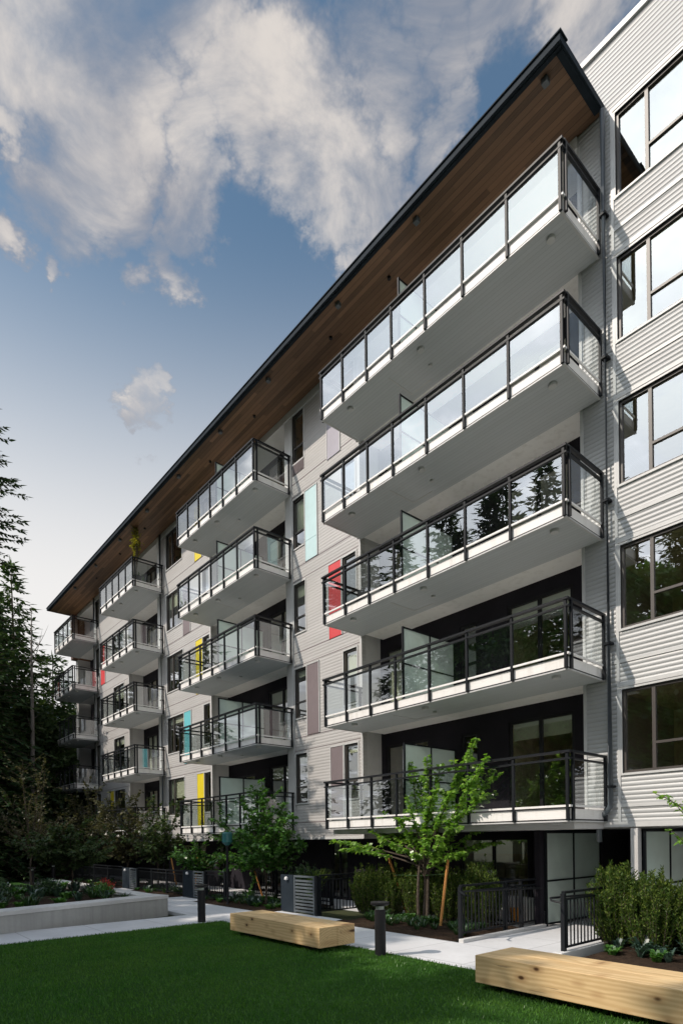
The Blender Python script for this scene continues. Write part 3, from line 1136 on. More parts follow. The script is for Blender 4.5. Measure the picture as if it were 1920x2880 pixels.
# downpipes -------------------------------------------------------------------
for x, y in ((-5.66, -0.10), (-27.28, -0.10), (-36.85, -0.10)):
    b = MB()
    b.tube([(x, y, ROOFZ - 0.05), (x, y, 2.72), (x - 0.02, y, 2.60), (x - 0.12, y, 2.48), (x - 0.24, y + 0.02, 2.40), (x - 0.28, y + 0.05, 2.30), (x - 0.28, y + 0.08, 1.9)], 0.052, 10)
    dp = b.build('downpipe', MS['pipe'], bld, smooth=True)
    for z in np.arange(3.0, 16.4, 2.9):
        b = MB()
        b.box(x - 0.065, x + 0.065, y - 0.06, 0.0, z, z + 0.045)
        b.build('bracket', MS['rail'], dp)

# ground floor -----------------------------------------------------------------
b = MB()
ops = [(-11.7, -9.3, 0.02, 2.02), (-8.6, -7.6, 0.02, 2.02)]
wall_open(b, -13.2, -7.34, -0.05, 2.32, 2.70, 2.86, ops)
b.box(-7.34, -7.2, 2.70, 4.3, -0.05, 2.32)
wall_open(b, -7.2, -5.2, -0.05, 2.32, 4.15, 4.3, [(-6.7, -5.7, 0.02, 2.02)])
b.box(-5.2, RX1, 4.15, 4.3, -0.05, 2.32)
b.build('ground_floor_wall', MS['charcoal'], bld)
b = MB()
ops = [(-15.9, -15.0, 0.02, 2.0), (-23.9, -22.9, 0.02, 2.0), (-20.6, -18.6, 0.02, 2.0), (-30.5, -29, 0.02, 2.0), (-26.5, -25, 0.02, 2.0)]
wall_open(b, -40.7, -13.2, -0.05, 2.09, 0.95, 1.11, ops)
b.box(-13.32, -13.2, 1.11, 2.7, -0.05, 2.09)
b.build('ground_floor_wall', MS['charcoal'], bld)
for (d0, d1, yy) in ((-11.7, -9.3, 2.72), (-8.6, -7.6, 2.72), (-6.7, -5.7, 4.17), (-15.9, -15.0, 0.97), (-23.9, -22.9, 0.97), (-20.6, -18.6, 0.97), (-30.5, -29.0, 0.97), (-26.5, -25.0, 0.97)):
    window(d0, d1, 0.02, 2.02 if yy > 2 else 2.0, vs=((d0 + d1) / 2,), y=yy, casing=False, blind=0.2, frame_mat='darkmetal', name='patio_door', fw=0.07)
b = MB()
b.box(-13.2, -7.2, 0.0, 2.68, 2.20, 2.298)
b.box(-7.2, RX1, 0.0, 4.13, 2.20, 2.298)
b.box(-40.7, -13.2, 0.17, 0.94, 2.04, 2.098)
b.build('ground_floor_soffit', MS['pier'], bld)
b = MB()
b.box(-13.14, -5.85, YF + 0.25, -0.001, 2.17, 2.299)
b.build('edge_beam', MS['pier'], bld)
for x in (-7.36, -5.22):
    b = MB()
    b.box(x - 0.07, x + 0.07, -0.06, 0.10, -0.02, 2.17)
    b.build('column', MS['pier'] if x > -6 else MS['charcoal'], bld)
# frosted screens between the ground floor patios
for x in (-7.26, -5.10):
    b = MB()
    for yy in (0.105, 1.32, 2.62, 3.92):
        b.box(x - 0.025, x + 0.025, yy, yy + 0.05, 0.0, 2.14)
    for za in (0.03, 1.0, 2.10):
        b.box(x - 0.022, x + 0.022, 0.155, 1.32, za, za + 0.04)
        b.box(x - 0.022, x + 0.022, 1.37, 2.62, za, za + 0.04)
        b.box(x - 0.022, x + 0.022, 2.67, 3.92, za, za + 0.04)
    s = b.build('privacy_screen', MS['rail'], bld)
    for (ya, yb) in ((0.14, 1.335), (1.355, 2.635), (2.655, 3.935)):
        for (za, zb3) in ((0.05, 1.02), (1.03, 2.12)):
            b = MB()
            b.box(x - 0.006, x + 0.006, ya, yb, za, zb3)
            b.build('frosted_pane', MS['frost'], s)

# ------------------------------------------------------------------ foliage tools
def leaf_quads(P, A, Nn, L, Wd):
    """P base points, A axis, Nn normal-ish side vector, L length, Wd width -> pointed diamond leaves"""
    P, A = np.asarray(P, float), np.asarray(A, float)
    A = A / np.maximum(np.linalg.norm(A, axis=1, keepdims=True), 1e-6)
    S = np.cross(A, Nn)
    S = S / np.maximum(np.linalg.norm(S, axis=1, keepdims=True), 1e-6)
    L = np.asarray(L)[:, None]
    Wd = np.asarray(Wd)[:, None]
    up = np.cross(S, A)
    Q = np.zeros((len(P), 4, 3))
    Q[:, 0] = P
    Q[:, 1] = P + A * L * 0.45 + S * Wd * 0.5 + up * Wd * 0.12
    Q[:, 2] = P + A * L
    Q[:, 3] = P + A * L * 0.45 - S * Wd * 0.5 + up * Wd * 0.12
    return Q


def conifer_mesh(seed, h, rad, whorls, per, twl, bare=0.12, droop=0.35, sparse=0.0, power=0.75):
    """trunk and crown arrays, base at origin"""
    r = np.random.default_rng(seed)
    quads = []
    tb = MB()
    lean = r.normal(0, 0.012, 2)
    tb.tube([(lean[0] * z, lean[1] * z, z) for z in np.linspace(0, h * 0.99, 9)], [0.014 * h * (1 - t) + 0.015 for t in np.linspace(0, 1, 9)], 7)
    for wi in range(whorls):
        t = bare + (1 - bare) * (wi + r.uniform(-0.3, 0.3)) / whorls
        t = min(max(t, bare), 0.985)
        z0 = t * h
        Lb = rad * (1 - t) ** power * r.uniform(0.78, 1.15) + 0.12
        nb = max(3, int(per * (0.6 + 0.4 * (1 - t)) + r.uniform(-1, 1)))
        a0 = r.uniform(0, 2 * np.pi)
        for bi in range(nb):
            if r.random() < sparse: continue
            az = a0 + 2 * np.pi * bi / nb + r.normal(0, 0.25)
            L = Lb * r.uniform(0.6, 1.12)
            d = np.array([np.cos(az), np.sin(az), 0.0])
            rise = (0.5 - 0.75 * (1 - t)) if t > 0.6 else -0.12
            nseg = max(4, int(L / (twl * 0.42)))
            s = (np.arange(nseg) + r.uniform(0.2, 0.8)) / nseg
            s = s[s > 0.10]
            pts = np.array([lean[0] * z0, lean[1] * z0, z0]) + d[None] * (L * s)[:, None] + np.array([0, 0, 1.0])[None] * (L * (rise * s - droop * s ** 2 + 0.22 * droop * s ** 4))[:, None]
            if L > 0.8:
                tb.tube([pts[0] - d * L * 0.1, pts[len(pts) // 2], pts[-1]], [0.02 + L * 0.006, 0.012 + L * 0.003, 0.006], 4, cap=False)
            for sgn in (-1, 1):
                side = np.array([-np.sin(az), np.cos(az), 0.0]) * sgn
                ax = d[None] * r.uniform(0.35, 0.9, (len(s), 1)) + side[None] * r.uniform(0.55, 1.0, (len(s), 1)) + np.array([0, 0, 1.0])[None] * r.uniform(-0.55, 0.12, (len(s), 1))
                ln = twl * (0.55 + 0.75 * (1 - s)) * r.uniform(0.7, 1.25, len(s)) * min(1.0, 0.35 + L / rad)
                quads.append(leaf_quads(pts, ax, np.array([0, 0, 1.0])[None] + r.normal(0, 0.35, (len(s), 3)), ln, ln * r.uniform(0.30, 0.50, len(s))))
            # hanging sprays
            m = len(s)
            ax = d[None] * r.uniform(0.5, 1.0, (m, 1)) + r.normal(0, 0.3, (m, 3)) + np.array([0, 0, -1.0])[None] * r.uniform(0.0, 0.4, (m, 1))
            ln = twl * r.uniform(0.45, 0.85, m)
            quads.append(leaf_quads(pts, ax, r.normal(0, 1, (m, 3)), ln, ln * r.uniform(0.3, 0.5, m)))
            # tip
            quads.append(leaf_quads(pts[-1:], d[None] + np.array([[0, 0, 0.1]]), np.array([[0, 0, 1.0]]), [twl * 0.9], [twl * 0.22]))
    # leader
    quads.append(leaf_quads(np.array([[lean[0] * h, lean[1] * h, h - 0.5]] * 3), np.array([[0.1, 0, 1], [-0.1, 0.1, 1], [0, -0.1, 1.2]]), r.normal(0, 1, (3, 3)), [0.7, 0.6, 0.9], [0.1, 0.1, 0.09]))
    return tb, np.concatenate(quads)


def conifer(name, label, loc, seed, h, rad, whorls, per, twl, mat='needle', bark='bark', group=None, **kw):
    root = thing(name, label, 'tree', loc, group)
    tb, Q = conifer_mesh(seed, h, rad, whorls, per, twl, **kw)
    off = Vector(loc)
    tb.v = [(a + off.x, b_ + off.y, c + off.z) for a, b_, c in tb.v]
    tb.build('trunk', MS[bark], root)
    quads_obj('crown', Q + np.array(off), MS[mat], root)
    return root


def broadleaf(name, label, loc, seed, h, rx, clumps, lv, leaf, mat, z0=0.25, group=None):
    """large tree: trunk, limbs to clumps of leaves spread through an uneven crown"""
    r = np.random.default_rng(seed)
    root = thing(name, label, 'tree', loc, group)
    base = np.array(loc, float)
    tb = MB()
    tb.tube(list(bez(base, base + np.array([0, 0, h * 0.7]), r.normal(0, 0.3, 3), 7)), [0.018 * h * (1 - 0.8 * i / 6) for i in range(7)], 8)
    quads = []
    for c in range(clumps):
        a = r.uniform(0, 2 * np.pi)
        t = r.uniform(0, 1)
        zz = h * (z0 + (1 - z0) * t)
        env = math.sin(math.pi * (0.18 + 0.82 * t) ** 0.9) ** 0.6
        q = rx * env * math.sqrt(r.uniform(0.15, 1.0))
        cpos = base + np.array([math.cos(a) * q, math.sin(a) * q, zz * r.uniform(0.93, 1.0)])
        st = base + np.array([0, 0, max(0.2 * h, zz - q * 0.9 - 0.6)])
        if st[2] < base[2] + 0.72 * h:
            tb.tube(list(bez(st, cpos, (0, 0, -0.2), 4)), [0.08, 0.06, 0.035, 0.012], 4, cap=False)
        m = int(lv * r.uniform(0.6, 1.3))
        cr = rx * r.uniform(0.16, 0.30)
        v = r.normal(0, 1, (m, 3)) * np.array([1, 1, 0.62])
        v = v / np.linalg.norm(v, axis=1, keepdims=True) * (r.random((m, 1)) ** 0.45)
        P = cpos + v * cr
        ln = leaf * r.uniform(0.6, 1.3, m)
        quads.append(leaf_quads(P, r.normal(0, 1, (m, 3)) + np.array([0, 0, -0.4]), np.array([0, 0, 1.0])[None] + r.normal(0, 0.6, (m, 3)), ln, ln * r.uniform(0.55, 0.85, m)))
    tb.build('trunk', MS['bark'], root)
    quads_obj('crown', np.concatenate(quads), MS[mat], root)
    return root


def bez(p0, p1, bend, n):
    p0, p1 = np.array(p0, float), np.array(p1, float)
    c = (p0 + p1) / 2 + np.array(bend, float)
    t = np.linspace(0, 1, n)[:, None]
    return (1 - t) ** 2 * p0 + 2 * t * (1 - t) * c + t ** 2 * p1


def leafy_tree(name, label, loc, seed, fork, ends, leafmat, leaf=0.10, barkmat='bark', per_m=26, twig=0.3, trunk_r=0.035, ntw=6, start=0.30, group=None, stems=1, cat='tree'):
    """young tree: trunk(s) to a fork, a limb to every end point, side twigs and separate leaves"""
    r = np.random.default_rng(seed)
    root = thing(name, label, cat, loc, group)
    base = np.array(loc, float)
    fk = base + np.array(fork, float)
    tb = MB()
    for s in range(stems):
        o = r.normal(0, 0.05, 3) * (1 if stems > 1 else 0)
        o[2] = 0
        tb.tube(list(bez(base - np.array([0, 0, 0.04]) + o, fk + o, r.normal(0, 0.04, 3), 6)), [trunk_r * (1.15 - 0.5 * i / 5) for i in range(6)], 7)
    quads = []

    def leaves(path, density, sz, s0):
        seglen = np.linalg.norm(np.diff(path, axis=0), axis=1).sum()
        m = max(3, int(density * seglen))
        ts = np.sort(r.uniform(s0, 1.0, m)) * (len(path) - 1)
        i0 = np.minimum(ts.astype(int), len(path) - 2)
        f = (ts - i0)[:, None]
        P = path[i0] * (1 - f) + path[i0 + 1] * f
        tdir = path[i0 + 1] - path[i0]
        tdir = tdir / np.maximum(np.linalg.norm(tdir, axis=1, keepdims=True), 1e-6)
        sd = np.cross(tdir, np.array([0, 0, 1.0])[None])
        sd = sd / np.maximum(np.linalg.norm(sd, axis=1, keepdims=True), 1e-6)
        sg = np.where(np.arange(m) % 2 == 0, 1.0, -1.0)[:, None]
        A = sd * sg * r.uniform(0.6, 1.0, (m, 1)) + tdir * r.uniform(0.1, 0.7, (m, 1)) + r.normal(0, 0.35, (m, 3)) + np.array([0, 0, -0.35])
        Nn = np.array([0, 0, 1.0])[None] + r.normal(0, 0.45, (m, 3))
        ln = sz * r.uniform(0.6, 1.25, m)
        quads.append(leaf_quads(P + r.normal(0, 0.012, (m, 3)), A, Nn, ln, ln * r.uniform(0.62, 0.85, m)))

    for e in ends:
        e = base + np.array(e, float)
        L = np.linalg.norm(e - fk)
        st = fk + (base - fk) * r.uniform(-0.02, 0.28)
        path = bez(st, e, np.array([0, 0, 0.10 * L]) + r.normal(0, 0.06 * L, 3), 9)
        tb.tube(list(path), [trunk_r * 0.5 * (1 - 0.85 * i / 8) + 0.003 for i in range(9)], 5, cap=False)
        leaves(path, per_m, leaf, start)
        for q in range(ntw):
            s = r.uniform(start, 0.95)
            i = int(s * 8)
            p = path[i]
            td = path[min(i + 1, 8)] - path[max(i - 1, 0)]
            td = td / max(np.linalg.norm(td), 1e-6)
            dd = td * r.uniform(0.4, 1.0) + r.normal(0, 0.7, 3) * np.array([1, 1, 0.6])
            dd /= np.linalg.norm(dd)
            tw = bez(p, p + dd * twig * L * r.uniform(0.5, 1.2), r.normal(0, 0.04, 3), 5)
            tb.tube(list(tw), [0.006, 0.005, 0.004, 0.003, 0.002], 4, cap=False)
            leaves(tw, per_m * 1.15, leaf * 0.9, 0.15)
    tb.build('trunk', MS[barkmat], root)
    quads_obj('crown', np.concatenate(quads), MS[leafmat], root)
    return root


def rand_ends(seed, n_, zc, rx, rz, zmin):
    r = np.random.default_rng(seed)
    out = []
    while len(out) < n_:
        v = r.normal(0, 1, 3)
        v /= np.linalg.norm(v)
        rr = r.uniform(0.6, 1.0)
        p = (v[0] * rx * rr, v[1] * rx * rr, zc + v[2] * rz * rr)
        if p[2] > zmin: out.append(p)
    return out


def shrub(name, label, loc, seed, rx, ry, h, nst, mat='yew', leaf=0.058, upright=0.9, cat='shrub', group=None, dens=60):
    """many upright stems from one crown, each with short needle sprays"""
    r = np.random.default_rng(seed)
    root = thing(name, label, cat, loc, group)
    base = np.array(loc, float)
    quads = []
    tb = MB()
    for s in range(nst):
        a = r.uniform(0, 2 * np.pi)
        q = math.sqrt(r.random())
        p0 = base + np.array([math.cos(a) * q * rx * 0.55, math.sin(a) * q * ry * 0.55, 0])
        hh_ = h * (1.0 - 0.32 * q ** 2) * r.uniform(0.62, 1.05)
        p1 = base + np.array([math.cos(a) * q * rx, math.sin(a) * q * ry, hh_]) + r.normal(0, 0.05, 3)
        path = bez(p0, p1, np.array([math.cos(a) * rx * 0.18, math.sin(a) * ry * 0.18, 0]), 7)
        tb.tube(list(path), [0.010, 0.009, 0.008, 0.006, 0.005, 0.004, 0.002], 4, cap=False)
        m = int(dens * hh_)
        ts = r.uniform(0.12, 1.0, m) * 6
        i0 = np.minimum(ts.astype(int), 5)
        f = (ts - i0)[:, None]
        P = path[i0] * (1 - f) + path[i0 + 1] * f
        A = r.normal(0, 1, (m, 3)) * np.array([1, 1, 0.35]) + np.array([0, 0, upright * 1.3])
        ln = leaf * r.uniform(0.6, 1.4, m)
        quads.append(leaf_quads(P + r.normal(0, 0.012, (m, 3)), A, r.normal(0, 1, (m, 3)), ln, ln * r.uniform(0.22, 0.42, m)))
    tb.build('stems', MS['bark'], root)
    quads_obj('foliage', np.concatenate(quads), MS[mat], root)
    return root


def tuft(name, label, loc, seed, rad, h, nb, mat, width=0.018, cat='plant', group=None, seg=3):
    """arching blades from one point"""
    r = np.random.default_rng(seed)
    Q = []
    b0 = np.array(loc, float)
    for i in range(nb):
        a = r.uniform(0, 2 * np.pi)
        L = rad * r.uniform(0.5, 1.1)
        hh_ = h * r.uniform(0.6, 1.1)
        d = np.array([math.cos(a), math.sin(a), 0])
        sd = np.array([-math.sin(a), math.cos(a), 0]) * width * r.uniform(0.7, 1.4)
        prev = b0 + d * 0.03
        pw = 1.0
        for s in range(1, seg + 1):
            t = s / seg
            cur = b0 + d * (0.03 + L * t) + np.array([0, 0, hh_ * (1 - (1 - 1.25 * t) ** 2) * 0.9])
            w2 = (1 - t) ** 0.6
            Q.append([prev - sd * pw, prev + sd * pw, cur + sd * max(w2, 0.05), cur - sd * max(w2, 0.05)])
            prev, pw = cur, max(w2, 0.05)
    o = quads_obj(name, np.array(Q), MS[mat], None, off=Vector(loc))
    o.location = loc
    return tag(o, label, cat, group)


# ------------------------------------------------------------------ trees
# tall conifers behind the camera: they shade the lawn and show in the windows
GB = 'conifers behind the lawn'
proto = conifer('conifer_tree', 'tall dark conifer standing behind the lawn, mirrored in the upper windows', (-13.5, -27.5, -0.1), 11, 24.0, 4.0, 60, 9, 0.72, group=GB, power=0.68)
proto2 = conifer('conifer_tree', 'slim dark conifer standing behind the lawn, mirrored in the middle windows', (-9.5, -26.0, -0.1), 12, 22.5, 3.4, 58, 9, 0.68, group=GB, power=0.66)
for i, (x, y, s, which) in enumerate([(-18.0, -26.5, 1.14, 1), (-5.5, -27.0, 1.03, 0), (-1.5, -26.0, 0.97, 1), (2.8, -27.5, 1.02, 0), (-22.0, -28.0, 1.15, 0), (-24.6, -26.0, 1.16, 1), (-29.5, -27.5, 1.2, 0), (-33.5, -26.0, 1.2, 1), (-20.0, -30.5, 1.25, 1), (-27.0, -30.5, 1.28, 0),
                                      (-15.8, -31.5, 1.10, 1), (-7.4, -31.0, 1.14, 0), (-27.2, -25.5, 1.1, 1), (7.5, -27.0, 1.0, 0), (-11.6, -24.6, 0.80, 1), (-2.8, -31.0, 1.16, 1), (-7.3, -24.4, 0.78, 1), (-3.5, -24.0, 0.74, 1), (-20.3, -24.5, 0.75, 1), (-15.6, -24.2, 0.78, 0)]):
    copy_thing([proto, proto2][which], (x, y, -0.1), i * 1.3, s, 'dark conifer in the grove behind the lawn', group=GB)
broadleaf('broadleaf_tree', 'round crowned leafy tree in the grove behind the lawn, mirrored in the balcony glass', (-14.5, -23.5, -0.1), 41, 18.0, 3.6, 90, 190, 0.30, 'leaf_mid')
broadleaf('broadleaf_tree', 'tall leafy tree in the grove behind the planter wall, mirrored in the balcony glass', (-23.0, -23.5, -0.1), 47, 19.5, 3.8, 95, 190, 0.32, 'leaf_mid')
broadleaf('broadleaf_tree', 'broad leafy tree in the grove behind the lawn beside the tall conifer', (-8.0, -22.8, -0.1), 42, 15.5, 3.4, 80, 180, 0.30, 'leaf_dark')
broadleaf('broadleaf_tree', 'lower leafy tree in the grove behind the near bench', (-3.0, -22.5, -0.1), 43, 14.5, 3.4, 80, 180, 0.30, 'leaf_mid')

# conifers at the left
conifer('conifer_tree', 'near conifer whose lower branches reach in at the left edge of the sky', (-21.3, -9.95, -0.1), 21, 16.6, 4.0, 54, 10, 0.27, bare=0.665, power=0.40, droop=0.30)
conifer('conifer_tree', 'pointed conifer with sparse spire left of the roof end', (-43.0, -2.9, -0.1), 22, 20.6, 5.0, 62, 9, 0.62, mat='needle_green', sparse=0.06, power=0.80)
conifer('conifer_tree', 'broad dark conifer at the left edge in front of the spire', (-39.5, -5.0, -0.1), 23, 17.0, 5.0, 56, 9, 0.6, power=0.60)
cf = conifer('conifer_tree', 'dense dark conifer low at the left edge behind the far lawn', (-35.5, -6.3, -0.1), 24, 13.5, 4.4, 54, 9, 0.55, power=0.55, bare=0.05)
conifer('conifer_tree', 'dark conifer right behind the pale bare trunk beside the building end', (-47.0, 0.2, -0.1), 25, 16.0, 5.0, 54, 9, 0.65, power=0.55, bare=0.04)
copy_thing(cf, (-46.5, -6.0, -0.1), 1.0, 1.35, 'tall dark conifer filling the wood behind the spire')
copy_thing(cf, (-54.0, 3.6, -0.1), 2.0, 1.16, 'rounded dark conifer seen past the end balconies')
copy_thing(cf, (-42.0, -11.5, -0.1), 3.0, 1.5, 'tall conifer out past the left edge shading the far bay')
copy_thing(cf, (-31.5, -13.5, -0.1), 4.0, 0.85, 'lower conifer out past the left edge beside the far lawn')
copy_thing(cf, (-44.5, -4.2, -0.1), 5.0, 1.15, 'full dark conifer close beside the spire at mid height')
copy_thing(cf, (-37.8, -7.0, -0.1), 5.7, 1.0, 'short dark conifer tucked in below the broad one at the left edge')
broadleaf('broadleaf_tree', 'dark leafy tree filling the gap below the spire beside the building end', (-40.9, -2.6, -0.1), 44, 11.0, 2.9, 90, 230, 0.28, 'leaf_dark', z0=0.05)
broadleaf('broadleaf_tree', 'dark leafy tree at the left edge above the retaining wall', (-41.5, -4.0, -0.1), 45, 9.0, 3.0, 70, 200, 0.26, 'leaf_dark', z0=0.08)
broadleaf('broadleaf_tree', 'leafy tree behind the end balconies beyond the building', (-49.5, 2.4, -0.1), 46, 12.5, 3.6, 70, 180, 0.3, 'leaf_dark', z0=0.08)

# pale bare trunk beside the end balconies
def onY(px, py, y):
    d = px_dir(px, py)
    t = (y - CAMP.y) / d.y
    return CAMP + d * t


_bt = onY(90, 1900, -3.4)
BX, BY = _bt.x, _bt.y
b = MB()
tr = thing('bare_tree', 'pale bare trunk with a few twigs beside the building end', 'tree', (BX, BY, -0.1))
b.tube([(BX, BY, -0.1), (BX - 0.05, BY, 5.5), (BX + 0.06, BY, 9.0), (BX - 0.02, BY, 12.0), (BX + 0.1, BY, 15.6)], [0.14, 0.12, 0.10, 0.07, 0.015], 9)
b.build('trunk', MS['palebark'], tr, smooth=True)
for (z, dx, dy, dz_) in ((12.9, 0.9, 0.7, 1.6), (12.2, 1.2, 0.3, 1.9), (11.0, -1.3, -0.4, 0.9), (9.3, -0.9, 0.6, 0.5), (8.4, 1.0, -0.5, 0.8), (13.6, -0.7, 0.2, 1.0)):
    b = MB()
    b.tube(list(bez((BX, BY, z), (BX + dx, BY + dy, z + dz_), (dx * .2, 0, -0.3), 5)), [0.03, 0.022, 0.016, 0.010, 0.004], 5)
    b.build('branch', MS['palebark'], tr, smooth=True)

# bright young tree in front of the near balconies
T1 = (-9.62, -1.35, 0.03)
ends = []
r_ = random.Random(4)
for (zx, zy, dy) in ((1310, 75, 0.1), (1285, 130, 0.35), (1405, 230, -0.35), (1380, 330, -0.1), (1525, 385, 0.25), (1390, 560, -0.3), (740, 300, 0.3), (880, 240, -0.2), (1000, 300, 0.0), (700, 600, -0.45),
                     (820, 420, 0.4), (1130, 420, 0.5), (40, 990, -0.1), (130, 1060, -0.45), (215, 870, 0.3), (460, 775, 0.55), (560, 1010, -0.5), (380, 900, 0.0), (640, 800, -0.6), (620, 880, 0.5), (1420, 830, 0.6),
                     (1540, 1000, 0.8), (1380, 1040, 0.5), (1180, 1090, -0.5), (760, 1090, -0.6), (1000, 950, -0.8), (1130, 900, 0.7), (900, 700, -0.3), (1060, 640, 0.2), (1250, 640, 0.4), (960, 520, -0.5), (1100, 560, -0.5),
                     (880, 900, -0.7), (740, 930, -0.3), (1060, 1000, 0.2)):
    p = onY(920 + 0.3189 * zx, 2050 + 0.3189 * zy, T1[1] + dy)
    ends.append((p.x - T1[0], p.y - T1[1], p.z - T1[2]))
leafy_tree('young_tree', 'bright green sunlit young tree tied to two orange stakes', T1, 8, (0.05, 0, 1.45), ends, 'leaf_bright', 0.125, per_m=52, twig=0.15, trunk_r=0.042, ntw=5, start=0.40, stems=3)
# dark green young tree left of the near bench
T2 = (-16.1, -1.6, 0.03)
ends = rand_ends(31, 26, 2.25, 1.75, 1.25, 0.9)
for (px, py) in ((756, 2195), (740, 2215), (690, 2245), (835, 2360), (825, 2300), (600, 2300), (575, 2330), (590, 2400), (800, 2285), (650, 2400), (770, 2440)):
    p = onY(px, py, T2[1])
    ends.append((p.x - T2[0], p.y - T2[1] + r_.uniform(-.5, .5), p.z - T2[2]))
leafy_tree('young_tree', 'mid green young tree with one leaning stake left of the louvre gate', T2, 9, (0.0, 0, 1.2), ends, 'leaf_mid', 0.145, per_m=38, twig=0.24, trunk_r=0.04, ntw=9, start=0.2)
# thin darker trees farther along
leafy_tree('young_tree', 'thin dark leaved tree in front of the yellow panel', (-24.2, -1.7, 0.03), 10, (0, 0, 1.3), rand_ends(41, 30, 2.7, 1.75, 1.75, 1.0), 'leaf_dark', 0.16, per_m=24, twig=0.26, trunk_r=0.04, ntw=8, start=0.15)
leafy_tree('young_tree', 'brownish leaved tree beside the downpipe of the second bay', (-27.6, -1.7, 0.03), 14, (0, 0, 1.2), rand_ends(42, 30, 2.6, 2.0, 1.75, 0.9), 'leaf_dusk', 0.17, per_m=24, twig=0.26, trunk_r=0.04, ntw=8, start=0.15)
leafy_tree('young_tree', 'brownish wispy tree before the far bay balconies', (-32.5, -1.9, 0.03), 15, (0, 0, 1.4), rand_ends(43, 30, 3.2, 2.1, 2.3, 0.9), 'leaf_dusk', 0.18, per_m=20, twig=0.26, trunk_r=0.04, ntw=8, start=0.15)
leafy_tree('young_tree', 'low green tree between the gate light and the dark leaved tree', (-21.2, -1.3, 0.03), 19, (0, 0, 0.9), rand_ends(46, 22, 1.6, 1.3, 0.9, 0.6), 'leaf_mid', 0.15, per_m=24, twig=0.26, trunk_r=0.035, ntw=7, start=0.15)
leafy_tree('young_tree', 'low spreading green tree growing in the concrete planter', (-21.3, -6.0, 0.36), 16, (0, 0, 0.95), rand_ends(44, 34, 1.65, 2.1, 0.95, 0.75), 'leaf_dark', 0.15, per_m=28, twig=0.25, trunk_r=0.045, ntw=9, start=0.2)
leafy_tree('young_tree', 'thin twiggy brown tree standing behind the concrete planter', (-28.4, -5.6, 0.14), 17, (0, 0, 1.6), rand_ends(45, 26, 3.5, 1.9, 2.2, 1.4), 'leaf_dusk', 0.11, per_m=12, twig=0.3, trunk_r=0.04, ntw=9, start=0.3)
# tree out of frame at the right, its sprays reach in
T3 = (-2.9, -2.2, 0.03)
ends = [(p.x - T3[0], p.y - T3[1], p.z - T3[2]) for p in (onY(1840, 2232, -2.3), onY(1878, 2330, -2.5), onY(1900, 2265, -2.1))] + rand_ends(51, 12, 2.4, 1.0, 1.1, 1.4)
leafy_tree('young_tree', 'young tree at the right edge reaching in with two leafy sprays', T3, 18, (0.1, 0, 1.5), ends, 'leaf_bright', 0.10, per_m=24, twig=0.18, trunk_r=0.035, ntw=5, start=0.3)

# stakes
def stake(label, p0, p1, rr=0.032, grp=None):
    b_ = MB()
    b_.tube([p0, p1], rr, 9)
    return tag(b_.build('tree_stake', MS['stake']), label, 'stake', grp)


def at(px, py, y):
    p = onY(px, py, y)
    return (p.x, p.y, p.z)


stake('left leaning orange stake beside the bright young tree', at(1145, 2573, -0.95), at(1093, 2414, -1.2))
stake('right orange stake beside the bright young tree', (*at(1237, 2610, -1.75)[:2], 0.0), at(1259, 2418, -1.55))
stake('thin stake leaning under the mid green young tree', (*at(743, 2530, -1.3)[:2], 0.0), at(716, 2450, -1.5), 0.026)
stake('slanting stake at the foot of the dark leaved tree', (*at(499, 2494, -1.3)[:2], 0.0), at(481, 2410, -1.5), 0.028)
stake('upright stake between the dark tree and the gate light', (*at(549, 2500, -1.2)[:2], 0.0), at(556, 2410, -1.3), 0.028)
b = MB()
pA, pB, pC = at(1113, 2461, -1.12), at(1184, 2463, -1.33), at(1252, 2458, -1.58)
b.tube([pA, pB], 0.012, 6)
b.tube([pB, pC], 0.012, 6)
tag(b.build('tree_tie', MS['fern']), 'green strap tying the bright young tree to its stakes', 'tree tie')

# hedges and shrubs
HG = 'columnar yews by the walk'
shrub('yew_shrub', 'tall columnar yew beside the near railing', (-4.98, -1.25, 0.02), 61, 0.50, 0.48, 1.50, 230, dens=170, group=HG)
shrub('yew_shrub', 'columnar yew at the right edge with orange tipped sprays', (-4.28, -1.45, 0.02), 62, 0.53, 0.50, 1.38, 230, dens=170, group=HG)
shrub('yew_shrub', 'columnar yew cut off by the right edge of the frame', (-3.5, -1.5, 0.02), 63, 0.42, 0.42, 1.3, 170, dens=160, group=HG)
HG2 = 'yew hedge along the picket fence'
for i, (x, y, h_, lab) in enumerate([(-11.75, -1.15, 1.22, 'full yew at the left end of the hedge'), (-11.0, -1.1, 1.15, 'yew behind the left orange stake'), (-10.1, -0.95, 1.2, 'yew right behind the young tree trunk'),
                                    (-9.2, -0.9, 1.15, 'yew between the right stake and the railing'), (-8.3, -0.9, 1.3, 'yew seen through the left railing')]):
    shrub('yew_shrub', lab, (x, y, 0.02), 70 + i, 0.52, 0.40, h_ + 0.20, 190, dens=140, group=HG2)
tuft('fountain_plant', 'spiky yellow green plant above the louvre gate fence', (-14.2, -1.0, 0.45), 80, 0.75, 0.75, 90, 'yew', 0.012, cat='plant')
shrub('leafy_shrub', 'dark bushy shrub behind the fountain plant', (-14.6, -1.2, 0.02), 81, 0.7, 0.5, 1.25, 60, mat='fern', leaf=0.1, dens=60)

# ground cover: separate tufts
rg = random.Random(17)
protoT = {}


